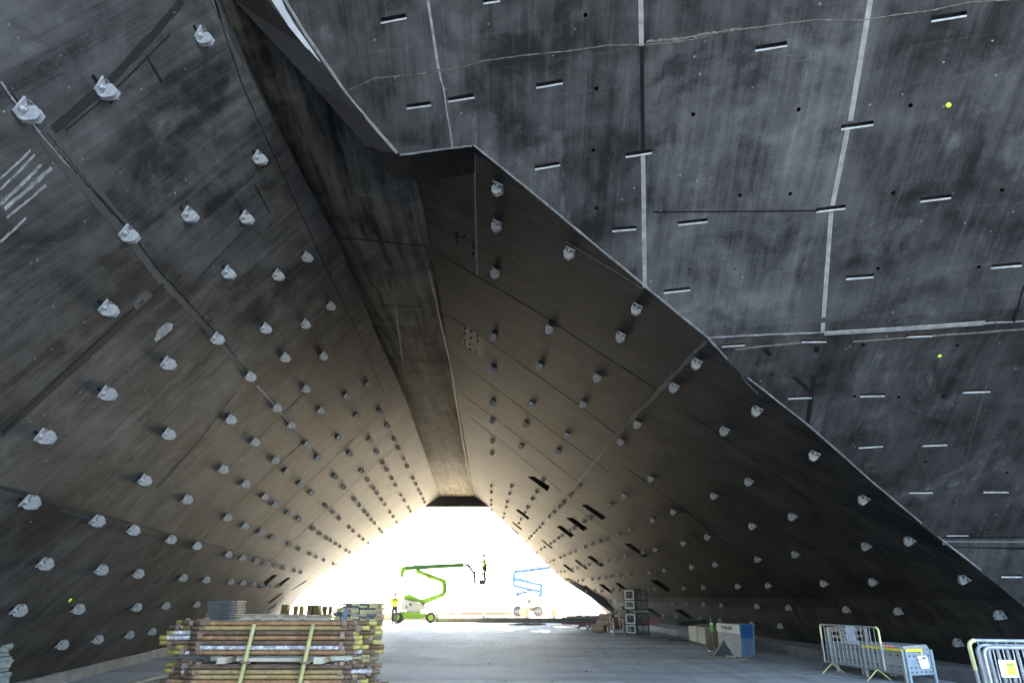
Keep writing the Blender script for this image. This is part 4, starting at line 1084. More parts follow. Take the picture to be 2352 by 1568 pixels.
part('basket_arm', [qb([(450, 575), (560, 575), (730, 780), (790, 930), (770, 1200), (700, 1200), (715, 930), (650, 800)])], YG + .5, YG + .75, M['steel_dk'], gl, .005)
part('control_box', [qb([(900, 1090), (1090, 1080), (1115, 1130), (1060, 1180), (905, 1190)])], YG + .25, YG + .5, M['steel_dk'], gl, .01)
(xp, zp), = qb([(1085, 1172)])
person((xp, YG + .65, zp), radians(180), dict(lean=.06, elbowr=(.22, -.22, 1.3), handr=(.42, -.14, 1.42), elbowl=(.2, .22, 1.22), handl=(.4, .16, 1.2), kneer=(.05, -.1, .5), footr=(.02, -.1, .09), kneel=(.02, .1, .5), footl=(-.05, .1, .09)),
       'person in hi-vis vest standing in the raised basket of the green lift')
# ------------------------------------------------------------------ blue boom lift
YB = 60.0
def r1(pts, Y=YB): return [(pt(*q, Y).x, pt(*q, Y).z) for q in crop(1980, 2200, 4.6125, pts)]
bl = empty('boom_lift', (pt(1215, 1415, YB).x, YB + .8, 0), 'blue articulated boom lift with white body beyond the right side of the mouth', 'boom lift')
part('upper_boom', [r1([(355, 383), (1000, 303), (1400, 255), (1400, 285), (1000, 335), (740, 378), (395, 408)])], YB + .4, YB + .7, M['bluelift'], bl)
part('boom_knuckle', [r1([(352, 385), (395, 405), (362, 470), (378, 530), (345, 640), (328, 652), (335, 540)])], YB + .35, YB + .75, M['bluelift'], bl)
part('upper_link', [r1([(372, 525), (475, 505), (870, 625), (895, 640), (885, 668), (480, 552), (385, 552)])], YB + .35, YB + .75, M['bluelift'], bl)
part('middle_link', [r1([(330, 642), (480, 668), (600, 692), (812, 738), (802, 768), (600, 762), (560, 708), (330, 656)])], YB + .35, YB + .75, M['bluelift'], bl)
part('riser', [r1([(808, 738), (850, 660), (896, 640), (886, 850), (785, 862), (815, 800)])], YB + .3, YB + .8, M['bluelift'], bl)
part('lower_link', [r1([(368, 832), (380, 780), (600, 755), (610, 775), (470, 792), (455, 842)])], YB + .3, YB + .8, M['bluelift'], bl)
mb = MB()
for a, b_, w in (((355, 395), (1300, 275), .26), ((338, 640), (362, 400), .22), ((380, 532), (880, 642), .24), ((335, 648), (810, 752), .22), ((850, 680), (852, 850), .36), ((385, 800), (600, 765), .2)):
    (ax, az), (bx_, bz) = r1([a, b_]); mb.bar((ax, YB + .55, az), (bx_, YB + .55, bz), .3, w)
mb.build('boom_tube', M['bluelift'], bl)
M['body_grey'] = plain('pale_grey_cowling', (.3, .3, .29), .5, var=.15, scale=2)
part('body', [r1([(362, 850), (400, 832), (850, 858), (862, 1050), (362, 1042)])], YB, YB + 1.8, M['body_grey'], bl, .04)
part('control_panel', [r1([(605, 900), (665, 900), (665, 972), (605, 972)])], YB - .03, YB + .03, M['steel_dk'], bl, .003)
part('chassis', [r1([(400, 1052), (850, 1058), (850, 1130), (400, 1130)])], YB + .1, YB + 1.7, M['steel_dk'], bl, .02)
for cx_ in (420, 800):
    for y in (YB, YB + 1.6):
        (X, Z), = r1([(cx_, 1130)]); r = .42; wh = MB(); wh.tube([(X, y - .02, r), (X, y + .02, r), (X, y + .24, r), (X, y + .28, r)], [r * .9, r, r, r * .9], 20); w_ = wh.build('wheel', M['tyre'], bl)
        rm = MB(); rm.tube([(X, y - .03, r), (X, y, r)], r * .5, 14); link('rim', rm.mesh('rim', M['bluelift']), w_, world=False)

# ------------------------------------------------------------------ low wall, fences, drums beyond the mouth
M['lowwall'] = plain('shaded_kerb_wall', (.24, .22, .17), .9, var=.25, scale=3)
a, b = gp(1000, 1428.6), gp(1372, 1429.5)
tag(MB().bar((a.x, a.y + .2, .14), (b.x + .5, b.y + .2, .14), .3, .28).build('low_wall', M['lowwall'], None, .01), 'low brown concrete wall across the far mouth of the passage', 'low wall')
a, b = gp(868, 1437), gp(1000, 1434)
tag(MB().bar((a.x - 4, 51.5, .2), (pt(985, 1420, 51.5).x, 51.5, .2), .3, .4).build('low_wall', M['lowwall'], None, .01), 'short stretch of low grey wall behind the green lift wheels', 'low wall')
M['brick'] = plain('brick_red_panel', (.3, .12, .1), .8, var=.3, scale=4)
for k, (x0, x1) in enumerate(((1015, 1022), (1030, 1046), (1056, 1110), (1112, 1176))):
    A, B = pt(x0, 1410, 54), pt(x1, 1410, 54)
    f = empty('site_barrier', ((A.x + B.x) / 2, 54, 0), 'low red and white site barrier behind the low wall, ' + ['leftmost', 'second from left', 'third from left', 'rightmost'][k] + ' of four', 'site barrier', 'low red and white barriers')
    MB().box(((A.x + B.x) / 2, 54, .16), (B.x - A.x + .2, .3, .3)).build('base', M['white'], f)
    MB().box(((A.x + B.x) / 2, 53.95, .42), (B.x - A.x, .12, .22)).build('panel', M['brick'], f)
    MB().box(((A.x + B.x) / 2, 53.9, .58), (B.x - A.x + .1, .06, .06)).build('top_rail', M['timber'], f)
fn = empty('railing', (pt(1300, 1412, 57).x, 57, 0), 'long pale railing of thin uprights running behind the blue lift', 'railing')
X0, X1 = pt(1180, 1410, 57).x, pt(1425, 1410, 57).x; nn = 60
mb = MB()
for i in range(nn): mb.bar((X0 + (X1 - X0) * i / nn, 57, 0), (X0 + (X1 - X0) * i / nn, 57, .58 + .02 * (i % 3)), .035)
o = mb.build('upright', M['steel_rack'], fn)
for z in (.1, .5): MB().bar((X0, 57.04, z), (X1, 57.04, z), .04).build('rail', M['timber'], fn)
for k in range(9): MB().bar((X0 + (X1 - X0) * k / 8, 57.06, 0), (X0 + (X1 - X0) * k / 8, 57.06, .68), .08).build('post', M['steel_dk'], fn)
for k, (x, r, lab) in enumerate(((1205, .42, 'pale cable drum lying behind the railing, left one'), (1274, .36, 'pale cable drum lying behind the railing, right one'))):
    c = pt(x, 1415, 58.5); d = empty('cable_drum', (c.x, 58.5, 0), lab, 'cable drum')
    for y in (58.3, 58.8): MB().tube([(c.x, y, r), (c.x, y + .05, r)], r, 24).build('flange', M['timber_y'], d)
    MB().tube([(c.x, 58.35, r), (c.x, 58.8, r)], r * .6, 20).build('core', M['timber'], d)
# ------------------------------------------------------------------ right-hand side: pipes, stillages, cages
M['pipe'] = plain('cream_cardboard_pipe', (.5, .36, .27), .8, var=.12, scale=4)
M['pipe_end'] = plain('brown_pipe_end', (.2, .1, .05), .8, var=.3)
M['pink'] = plain('faded_pink_tube', (.33, .14, .14), .7, var=.25, scale=6)
M['purple'] = plain('purple_grey_tube', (.3, .2, .28), .7, var=.3, scale=6)
YP = 35.0
for k, ((x0, x1, y, rr_), lab) in enumerate((((330, 545, 800, .17), 'bottom-left of the three'), ((425, 640, 738, .16), 'middle one of the three'), ((470, 700, 678, .15), 'topmost of the three'))):
    q0, q1 = crop(2300, 2350, 4.704, [(x0, y - 12), (x1, y + 12)]); z = [.17, .42, .67][k]
    A, B = pt(*q0, YP + k * .25), pt(*q1, YP + k * .25); A.z = B.z = z; B.y -= .35
    P_ = empty('pipe', (A + B) / 2, 'cream cardboard pipe in the small pile by the right wall, ' + lab, 'pipe', 'cream pipes by the right wall')
    MB().tube([A, B], rr_, 16).build('shell', M['pipe'], P_); d = (B - A).normalized(); MB().tube([B, B + d * .02], rr_ * .93, 16).build('end_disc', M['pipe_end'], P_)
hb = MB(); 
c = pt(1397, 1440, YP); rr = random.Random(2)
heap = bale((c.x + .45, YP + .2, .32), (.8, .9, .64), 31); heap.name = 'scrap_heap'; heap.data.materials.clear(); heap.data.materials.append(M['pipe_end']); tag(heap, 'brown heap of scrap between the cream pipes and the grey stillage', 'scrap heap')
for k in range(14):
    y = YP + 1.5 + (k % 4) * .12; z = .32 + (k // 4) * .1 + .02 * (k % 3)
    A, B = pt(1296 + rr.uniform(-8, 8), 1425, y), pt(1392 + rr.uniform(-8, 10), 1425, y)
    o = MB().tube([(A.x, y, z), (B.x, y - .3, z + .02)], .05, 8).build('plastic_tube', M[rr.choice(['pink', 'purple', 'pink', 'galv'])], None)
    tag(o, 'long pink or purplish tube in the low pile left of the cream pipes', 'tube', 'pink and purple tubes in the low pile')
def stillage(x0, x1, yb, ytop, Y, lab):
    A, B = pt(x0, yb, Y), pt(x1, yb, Y); h = pt(x0, ytop, Y).z
    s = empty('post_stillage', ((A.x + B.x) / 2, Y, 0), lab, 'stillage')
    for x in (A.x, B.x):
        for y in (Y, Y + .9): MB().bar((x, y, 0), (x, y, h), .06).build('post', M['galv'], s)
    for y in (Y, Y + .9): MB().bar((A.x, y, .18), (B.x, y, .18), .06, .08).build('rail', M['galv'], s)
    for x in (A.x, B.x): MB().bar((x, Y, .18), (x, Y + .9, .18), .06, .08).build('side_rail', M['galv'], s)
g_ = lambda x, y: ((2300 + x / 4.704) / K, (2350 + y / 4.704) / K)
stillage(g_(733, 0)[0], g_(920, 0)[0], 1461, 1419, 31.5, 'grey galvanised post stillage just left of the tall cage stack')
stillage(g_(262, 0)[0], g_(480, 0)[0], 1447, 1403, 36.5, 'grey post stillage holding the pink tubes, the nearer of the two far ones')
stillage(g_(80, 0)[0], g_(255, 0)[0], 1443, 1402, 37.6, 'grey post stillage at the left end of the pink tubes')
# tall stack of two mesh cages
def cage(cx_, cy_, z0, w, d, h, rot, lab):
    Q = empty('mesh_cage', (cx_, cy_, z0), lab, 'mesh cage', 'mesh cages stacked two high', rot)
    def P3(mb, nm, mat):
        return link(nm, mb.mesh(nm, mat), Q, world=False)
    fr = MB()
    for x in (-w / 2, w / 2):
        for y in (-d / 2, d / 2): fr.bar((x, y, .0), (x, y, h), .05)
    for z in (.1, h / 2, h - .025):
        for y in (-d / 2, d / 2): fr.bar((-w / 2, y, z), (w / 2, y, z), .05, .05)
        for x in (-w / 2, w / 2): fr.bar((x, -d / 2, z), (x, d / 2, z), .05, .05)
    P3(fr, 'frame', M['steel_dk'])  # dark steel paints in the shade on the right of the cage
    sh = MB()
    for zz, hh in ((.1, h / 2 - .1), (h / 2, h / 2 - .025)):
        for (u, v, ww, h2) in ((-d / 2, d / 2, 0, 0),):
            x = -w / 2 - .005
            sh.bar((x, -d / 2 + .05, zz), (x, -d / 2 + .05, zz + hh), .02, .1, up=Vector((0, 1, 0))); sh.bar((x, d / 2 - .05, zz), (x, d / 2 - .05, zz + hh), .02, .1, up=Vector((0, 1, 0)))
            sh.box((x, 0, zz + .04), (.02, d, .07)); sh.box((x, 0, zz + hh - .035), (.02, d, .06))
    P3(sh, 'lit_side', M['white'])  # white bars paint the light falling on the cage's left side
    ms = MB(); n = int(h / .045)
    for i in range(2, n):
        z = i * h / n
        for y in (-d / 2, d / 2): ms.bar((-w / 2, y, z), (w / 2, y, z), .007)
        for x in (-w / 2, w / 2): ms.bar((x, -d / 2, z), (x, d / 2, z), .007)
    for i in range(1, 6):
        x = -w / 2 + w * i / 6
        for y in (-d / 2, d / 2): ms.bar((x, y, .1), (x, y, h), .012 if i != 3 else .05)
        yy = -d / 2 + d * i / 6
        for x in (-w / 2, w / 2): ms.bar((x, yy, .1), (x, yy, h), .007)
    P3(ms, 'mesh', M['steel_dk'])
    fl_ = MB(); fl_.box((0, 0, .1), (w - .05, d - .05, .03)); P3(fl_, 'floor', M['steel_dk'])
    for x in (-w / 2, w / 2):
        for y in (-d / 2, d / 2): P3(MB().box((x, y, -.0), (.1, .1, .05)), 'foot', M['galv_dull'])
c0 = gp(1466, 1462)
cage(c0.x + .02, c0.y + .25, .02, .72, .62, .92, radians(36), 'galvanised mesh cage standing on the ground, lower half of the tall cage stack')
cage(c0.x + .02, c0.y + .25, .98, .72, .62, .9, radians(36), 'galvanised mesh cage on top of the tall cage stack by the right wall')
for k in range(5):
    A, B = pt(1470, 1435, 33.5), pt(1511, 1435, 33.5); z = .42 + (k // 2) * .1
    tag(MB().tube([(A.x - 1, 33.5 + (k % 2) * .11, z), (B.x, 33.1 + (k % 2) * .11, z - .01)], .052, 9).build('plastic_tube', M['pink'], None), 'pink tube poking out to the right behind the tall mesh cages', 'tube', 'pink tubes behind the mesh cages')
# timber crates on small pallets
M['crate_w'] = plain('whitewashed_crate_board', (.42, .39, .31), .8, var=.12, scale=4); M['crate_s'] = plain('brown_crate_board', (.19, .145, .08), .85, var=.2, scale=4)
def crate(a, b, h, dep, lab, Y):
    A, B = gp(*a), gp(*b); A.z = B.z = 0; w = (B - A).length; rot = math.atan2(B.y - A.y, B.x - A.x)
    Q = empty('crate', A, lab, 'crate', None, rot)
    P = lambda mb, nm, mat, bv=.003: link(nm, mb.mesh(nm, mat, bv), Q, world=False)
    P(MB().box((w / 2, .012, .1 + h / 4), (w, .022, h / 2 - .006)).box((w / 2, .012, .1 + 3 * h / 4), (w, .022, h / 2 - .006)), 'front', M['crate_w'])
    P(MB().box((w - .012, dep / 2 + .012, .1 + h / 4), (.022, dep, h / 2 - .006)).box((w - .012, dep / 2 + .012, .1 + 3 * h / 4), (.022, dep, h / 2 - .006)), 'side', M['crate_s'])
    P(MB().box((.012, dep / 2 + .012, .1 + h / 2), (.022, dep, h)), 'side', M['crate_s']); P(MB().box((w / 2, dep, .1 + h / 2), (w, .022, h)), 'back', M['crate_s'])
    P(MB().box((w / 2, dep / 2, .1 + h), (w - .01, dep, .02)), 'lid', M['crate_s'])
    for x in (.02, w - .02): P(MB().box((x, -.004, .1 + h / 2), (.03, .012, h)), 'corner_strip', M['galv'])
    pl = MB(); 
    for x in (.04, w / 2, w - .04): pl.box((x, dep / 2, .045), (.07, dep, .06))
    pl.box((w / 2, dep / 2, .085), (w, dep, .02)); P(pl, 'skid', M['crate_s'])
crate((1584, 1476), (1603, 1481), .52, .7, 'white-fronted timber crate, left one of the pair beside the blue skip', 26)
crate((1605, 1481.5), (1622, 1486.5), .52, .95, 'white-fronted timber crate, right one of the pair beside the blue skip', 25)
cc = gp(1612, 1483); pts_ = []
for i in range(60):
    t = i / 59; pts_.append(Vector((cc.x - .45 + .38 * cos(t * 22) + t * .55, cc.y + .6 + .28 * sin(t * 22), .66 + .12 * sin(t * 9) ** 2 + .03 * sin(t * 31))))
tag(MB().tube(pts_, .028, 7).build('hose_coil', M['cable'], None), 'loose coil of black hose thrown on top of the two crates', 'hose')
A = pt(1639.5, 1478, 23.2); A.z = 0
pole = empty('pump_stand', A, 'thin pole with a bright green sleeve between the crates and the blue skip', 'pole')
zt = pt(1637, 1417, 23.2).z
MB().tube([A, Vector((A.x - .03, A.y, zt))], .016, 8).build('shaft', M['galv'], pole)
MB().tube([Vector((A.x - .015, A.y, pt(1640, 1450, 23.2).z)), Vector((A.x - .02, A.y, pt(1640, 1433, 23.2).z))], .045, 12).build('sleeve', plain('bright_green_plastic', (.12, .45, .05), .5), pole)
MB().tube([Vector((A.x - .02, A.y, pt(1640, 1433, 23.2).z)), Vector((A.x - .02, A.y, pt(1640, 1430, 23.2).z))], .05, 12).build('cap', M['white'], pole)
MB().bar(A + Vector((-.18, 0, .02)), A + Vector((.18, 0, .02)), .3, .04).build('foot', M['steel_dk'], pole)
# skip-like bin
M['bin_side'] = plain('scratched_blue_paint', (.012, .055, .16), .55, var=.2, scale=3, dirt=((.1, .15, .2), .6)); M['bin_low'] = plain('worn_blue_grey_paint', (.07, .12, .17), .7, var=.25, scale=5, dirt=((.03, .07, .13), .55))
M['bin_front'] = plain('galvanised_bin_front', (.19, .205, .21), .6, .2, var=.2, scale=4, dirt=((.26, .12, .08), .62)); M['sign_w'] = plain('cream_sign', (.5, .47, .36), .6, var=.1); M['ink'] = plain('dark_lettering', (.1, .1, .11), .8, var=.1)
YB2 = 20.6
fa, fb, fc = gp(1652, 1500), gp(1703, 1508), gp(1737, 1507)
zt = .84
bn = empty('tipping_bin', (fb.x, fb.y, 0), 'blue and galvanised metal bin with a cream sign across its top front', 'metal bin')
tl = Vector((pt(1648, 1436, fa.y).x, fa.y, zt)); tc_ = Vector((pt(1698, 1440, fb.y).x, fb.y, zt)); tr_ = Vector((pt(1730, 1437, fc.y + .2).x, fc.y + .25, zt))
fc2 = Vector((fc.x, fc.y + .2, 0)); bl_ = Vector((fa.x + .35, fa.y + .75, 0)); tbl = Vector((tl.x + .35, tl.y + .75, zt))
mb = MB(); mb.add([fa, fb, tc_, tl], [(0, 1, 2, 3)]); mb.add([fa, bl_, tbl, tl], [(0, 1, 2, 3)]); mb.add([bl_, fc2, tr_, tbl], [(0, 1, 2, 3)]); mb.add([tl, tc_, tr_, tbl], [(0, 1, 2, 3)])
mb.build('shell', M['bin_front'], bn)
n = (fc2 - fb).cross(Vector((0, 0, 1))).normalized(); n = n if n.y < 0 else -n
mid1, mid2 = fb.lerp(tc_, .56), fc2.lerp(tr_, .56)
mb = MB(); mb.add([mid1 + n * .012, mid2 + n * .012, tr_ + n * .012, tc_ + n * .012, mid1 - n * .004, mid2 - n * .004, tr_ - n * .004, tc_ - n * .004], [(0, 1, 2, 3), (0, 1, 5, 4), (1, 2, 6, 5), (2, 3, 7, 6), (3, 0, 4, 7)]); mb.build('upper_side', M['bin_side'], bn)
mb = MB(); mb.add([fb + n * .006, fc2 + n * .006, mid2 + n * .006, mid1 + n * .006], [(0, 1, 2, 3)]); mb.build('lower_side', M['bin_low'], bn)
mb = MB(); mb.bar(tc_ + n * .02, tr_ + n * .02, .03); mb.bar(fb + n * .02 + Vector((0, 0, .02)), tc_ + n * .02, .03); mb.bar(fc2 + n * .02 + Vector((0, 0, .02)), tr_ + n * .02, .03); mb.build('edge_rail', M['bin_low'], bn)
nf = (fb - fa).cross(Vector((0, 0, 1))).normalized(); nf = nf if nf.y < 0 else -nf
s0, s1 = fa.lerp(tl, .73) + nf * .03, fb.lerp(tc_, .7) + nf * .03
mb = MB(); mb.add([s0, s1, tc_ + nf * .03, tl + nf * .03, s0 - nf * .02, s1 - nf * .02, tc_ - nf * .0, tl - nf * .0], [(0, 1, 2, 3), (0, 1, 5, 4), (1, 2, 6, 5), (2, 3, 7, 6), (3, 0, 4, 7)]); sg = mb.build('sign', M['sign_w'], bn)
lt = MB(); ux = (s1 - s0).normalized()
for i in range(8):
    p = s0 + ux * ((s1 - s0).length * (.26 + .062 * i)) + Vector((0, 0, .1)) + nf * .004; hh = [.1, .07, .07, .1, .07, .06, .1, .07][i]
    lt.bar(p, p + Vector((0, 0, hh)), .014); lt.bar(p, p + ux * .03, .014)
link('lettering', lt.mesh('lettering', M['ink']), sg)
lp = [fa.lerp(tl, .68).lerp(fb.lerp(tc_, .68), .52) + nf * .03]; 
for i in range(1, 9): lp.append(lp[0] + Vector((-.03 - .018 * i, 0, -.05 * i)) + nf * .03)
MB().tube(lp, .01, 6).build('chain', M['pipe_end'], bn)
# dark triangular stand
ta, tb_ = gp(1640, 1507), gp(1690, 1512)
ts = empty('triangular_stand', (ta + tb_) / 2, 'dark triangular steel stand with a base plate in front of the metal bin', 'steel stand')
tpk = pt(1662, 1470, (ta.y + tb_.y) / 2 + .1)
dd = Vector((.05, .3, 0))
base = [ta + Vector((0, .05, .03)), tb_ + Vector((0, .05, .03)), tpk]
mb = MB(); mb.add(base + [p + dd * .1 for p in base], [(0, 1, 2), (5, 4, 3), (0, 1, 4, 3), (1, 2, 5, 4), (2, 0, 3, 5)]); mb.build('gusset', M['steel_dk'], ts)
MB().bar(base[0] - Vector((0, .02, 0)), tpk, .05, .05).build('edge_bar', M['galv'], ts)
MB().bar(ta + Vector((-.1, .12, .015)), gp(1712, 1514) + Vector((0, .12, .015)), .3, .03).build('base_plate', M['crate_s'], ts)
MB().bar(ta + Vector((.1, .02, .045)), tb_ + Vector((0, .02, .045)), .05, .04).build('foot_bar', M['galv_dull'], ts)

# ------------------------------------------------------------------ crowd barriers
M['bar_galv'] = plain('weathered_barrier_steel', (.27, .275, .28), .5, .4, var=.25, scale=9, dirt=((.14, .13, .12), .64))
def barrier(A, B, h, name_lab, lean=Vector((0, 0, 0)), nb=15, feet=True, grp=None, corner='cream'):
    """A, B = foot line ends on the ground"""
    Q = empty('crowd_barrier', A, name_lab, 'crowd barrier', grp)
    d = (B - A); L = d.length; d.normalize(); z0 = .22 if feet else .1
    up = (Vector((0, 0, 1)) + lean).normalized()
    a0, b0 = A + up * z0, B + up * z0; r = .07
    loop = [a0, A + up * (h - r)] + [A + up * (h - r) + d * (r - r * cos(t)) + up * (r * sin(t)) for t in (.4, .8, 1.2, 1.57)]
    loop += [B + up * (h - r) - d * (r - r * cos(t)) + up * (r * sin(t)) for t in (1.57, 1.2, .8, .4)] + [B + up * (h - r), b0]
    MB().tube(loop, .019, 8).build('frame', M['bar_galv'], Q)
    MB().tube([a0 + up * .02, b0 + up * .02], .014, 6).build('bottom_rail', M['bar_galv'], Q)
    for i in range(1, nb + 1):
        t = i / (nb + 1); MB().tube([a0.lerp(b0, t) + up * .02, A.lerp(B, t) + up * (h - .01)], .0075, 6).build('bar', M['bar_galv'], Q)
    for P, s in ((A, 1), (B, -1)):
        c = [P + up * (h - .3), P + up * (h - r)] + [P + up * (h - r) + d * s * (r - r * cos(t)) + up * (r * sin(t)) for t in (.4, .8, 1.2, 1.57)]
        if corner: MB().tube(c, .0225, 8).build('corner_paint', M['cream'], Q)
        MB().tube([P + up * .65 - d * s * .03, P + up * .5 - d * s * .03], .012, 6).build('hook', M['bar_galv'], Q)
    if feet:
        sd = d.cross(Vector((0, 0, 1))).normalized()
        for t in (.12, .88):
            c = A.lerp(B, t)
            for s in (-1, 1): MB().bar(c + up * z0, c + sd * s * .28 + Vector((0, 0, .015)), .03, .012).build('foot', M['cream'], Q)
    return Q, up, d
A = Vector((6.98, 16.75, 0)); B = Vector((7.42, 15.0, 0))
Q, up, d = barrier(A, B, 1.0, 'free-standing galvanised crowd barrier with pale yellow feet in front of the grey crates', nb=13)
sd = d.cross(Vector((0, 0, 1))).normalized(); sd = sd if sd.x < 0 else -sd
pn_ = MB(); c = A.lerp(B, .55) + up * .85; pn_.bar(c - d * .14 + sd * .015, c + d * .14 + sd * .015, .006, .3); pn_.build('notice', plain('pale_lilac_card', (.45, .45, .52), .7), Q)
labs = ['front one of the leaning pack, carrying a yellow notice', 'second in the leaning pack at the right edge', 'third in the leaning pack at the right edge', 'rearmost of the leaning pack, with a yellow corner']
C0 = pt(2278, 1478, 7.9)
for k in range(4):
    xA = {0: 2258, 1: 2272, 2: 2250, 3: 2236}[k]; Yk = 7.75 + k * .16
    a_ = pt(xA, 1490, Yk); A = Vector((a_.x + .02, Yk, 0)); B = A + Vector((1.9, -.35 - .04 * k, 0))
    Qk, up, d = barrier(A, B, 1.1 if k != 3 else 1.14, 'galvanised crowd barrier, ' + labs[k], Vector((-.0, .03 + .02 * k, 0)), nb=20, feet=False, grp='crowd barriers packed together', corner='c' if k in (3,) else None)
    if k == 0:
        u0 = A + up * .985 + d * .1 + Vector((0, -.03, 0))
        nb_ = MB(); nb_.add([u0, u0 + d * .155, u0 + d * .155 - up * .16, u0 - up * .16] + [p + Vector((0, .006, 0)) for p in (u0, u0 + d * .155, u0 + d * .155 - up * .16, u0 - up * .16)], [(0, 1, 2, 3), (7, 6, 5, 4), (0, 1, 5, 4), (1, 2, 6, 5), (2, 3, 7, 6), (3, 0, 4, 7)])
        nt_ = nb_.build('notice', M['white'], Qk)
        y0 = MB(); v = u0 + d * .058 - up * .02 + Vector((0, -.003, 0)); y0.add([v, v + d * .088, v + d * .088 - up * .118, v - up * .118], [(0, 1, 2, 3)]); v = u0 + d * .027 - up * .055 + Vector((0, -.003, 0)); y0.add([v + d * .012, v + d * .028 - up * .1, v - up * .085], [(0, 1, 2)])
        link('yellow_panel', y0.mesh('yellow_panel', plain('notice_yellow', (.72, .68, .02), .6, var=.05)), nt_)
        k0 = MB(); v = u0 + d * .068 - up * .032 + Vector((0, -.006, 0))
        for j in range(4): k0.bar(v + d * (.014 * j + .008), v + d * (.014 * j + .008) - up * .027, .007, .003)
        for j in range(2): k0.bar(v - up * (.055 + .024 * j), v + d * .062 - up * (.055 + .024 * j), .003, .006)
        link('lettering', k0.mesh('lettering', M['ink']), nt_)

# ------------------------------------------------------------------ grey plastic pallet boxes
M['pbox'] = plain('dusty_grey_plastic', (.26, .255, .235), .75, var=.15, scale=4, dirt=((.36, .34, .29), .6)); M['pbox2'] = plain('blue_grey_plastic', (.2, .235, .265), .7, var=.12, scale=4)
M['hole'] = plain('dark_slot', (.05, .05, .05), .9); M['tape'] = plain('yellow_strap', (.7, .55, .02), .6, var=.15); M['paper'] = plain('white_paper', (.68, .68, .72), .8, var=.06); M['red'] = plain('faded_red_label', (.5, .1, .09), .7, var=.15)
def facebox(Q, p0, p1, h0, h1, mat, nm, out):
    """panel between ground points p0,p1 from h0 to h1 with ribs and slots"""
    d = (p1 - p0); L = d.length; d.normalize(); U = Vector((0, 0, 1)); z = lambda v, h: v + U * h
    mb = MB(); mb.bar(z(p0, (h0 + h1) / 2), z(p1, (h0 + h1) / 2), .04, h1 - h0); pn = mb.build(nm, mat, Q)
    rb = MB()
    for hh in (h0 + .03, h0 + (h1 - h0) * .36, h0 + (h1 - h0) * .84, h1 - .02): rb.bar(z(p0, hh) + out * .028, z(p1, hh) + out * .028, .03, .025)
    for t in (0.02, .98): rb.bar(z(p0.lerp(p1, t), h0 - .14) + out * .03, z(p0.lerp(p1, t), h1) + out * .03, .05, .05, up=out)
    link('rib', rb.mesh('rib', mat), pn)
    hl = MB()
    for hh in (.12, .3, .76):
        for i in range(5): c = z(p0.lerp(p1, .14 + .18 * i), h0 + (h1 - h0) * hh) + out * .022; hl.bar(c - d * .02, c + d * .02, .008, .028)
    link('slot', hl.mesh('slot', M['hole']), pn)
    return pn
def pallet_box(C, L, W, h, rot, lab, mats=('pbox', 'pbox2')):
    Q = empty('plastic_pallet_box', C, lab, 'pallet box')
    e1 = Vector((cos(rot), sin(rot), 0)); e2 = Vector((-sin(rot), cos(rot), 0))
    if e1.y > 0: pass
    p = [C, C + e1 * L, C + e1 * L + e2 * W, C + e2 * W]
    facebox(Q, p[0], p[1], .15, h, M[mats[0]], 'side', -e2); facebox(Q, p[0], p[3], .15, h, M[mats[1]], 'end', -e1)
    facebox(Q, p[1], p[2], .15, h, M[mats[0]], 'end', e1); facebox(Q, p[3], p[2], .15, h, M[mats[0]], 'side', e2)
    fl = MB(); fl.add([q + Vector((0, 0, .16)) for q in p], [(0, 1, 2, 3)]); fl.build('floor', M['pbox'], Q)
    ft = MB()
    for a in (.06, .5, .94): ft.bar(p[0].lerp(p[1], a) + Vector((0, 0, .07)) , p[3].lerp(p[2], a) + Vector((0, 0, .07)), .08, .13)
    ft.build('foot', M[mats[0]], Q)
    return Q, p, e1, e2
# near corner at px 2088; long side recedes to the left, end face to the right
C = gp(2088, 1570); C.y = 14.75; C.x = ray(2088, 1560)[0] * 14.75
rot = radians(0)
e_side = Vector((-.17, .98, 0)).normalized(); e_end = Vector((.97, .25, 0)).normalized()
def pbox(C, L, W, h, es, ee, lab, lid):
    Q = empty('plastic_pallet_box', C, lab, 'pallet box')
    p = [C, C + es * L, C + es * L + ee * W, C + ee * W]
    os_ = -ee; oe = -es
    facebox(Q, p[1], p[0], .15, h, M['pbox'], 'long_side', os_); facebox(Q, p[0], p[3], .15, h, M['pbox2'], 'end_side', oe)
    facebox(Q, p[3], p[2], .15, h, M['pbox2'], 'long_side', -os_); facebox(Q, p[1], p[2], .15, h, M['pbox'], 'end_side', -oe)
    MB().add([q + Vector((0, 0, .17)) for q in p], [(0, 1, 2, 3)]).build('floor', M['pbox'], Q)
    if lid:
        top = [q + Vector((0, 0, h + .005)) for q in p]; c = sum(top, Vector()) / 4 + Vector((0, 0, .1))
        t2 = [c + (q - c) * .93 + Vector((0, 0, .03)) for q in top]; t2 = [Vector((q.x, q.y, h + .07 + .02 * (i % 2))) for i, q in enumerate(t2)]
        mb = MB(); mb.add(top + t2, [(0, 1, 5, 4), (1, 2, 6, 5), (2, 3, 7, 6), (3, 0, 4, 7), (4, 5, 6, 7)]); ld = mb.build('lid', M['pbox'], Q)
        hl = MB()
        for i in range(6): a = t2[0].lerp(t2[3], .12 + i * .15) + Vector((0, 0, .002)) + es * .06; hl.box(a, (.05, .05, .012))
        link('slot', hl.mesh('slot', M['hole']), ld)
    return Q, p
Q, p = pbox(C, 1.25, .62, .6, e_side, e_end, 'grey plastic pallet box with lid, yellow strap and white paper sheet behind the barrier', True)
n1 = -e_end; n2 = -e_side; Z = Vector((0, 0, 1))
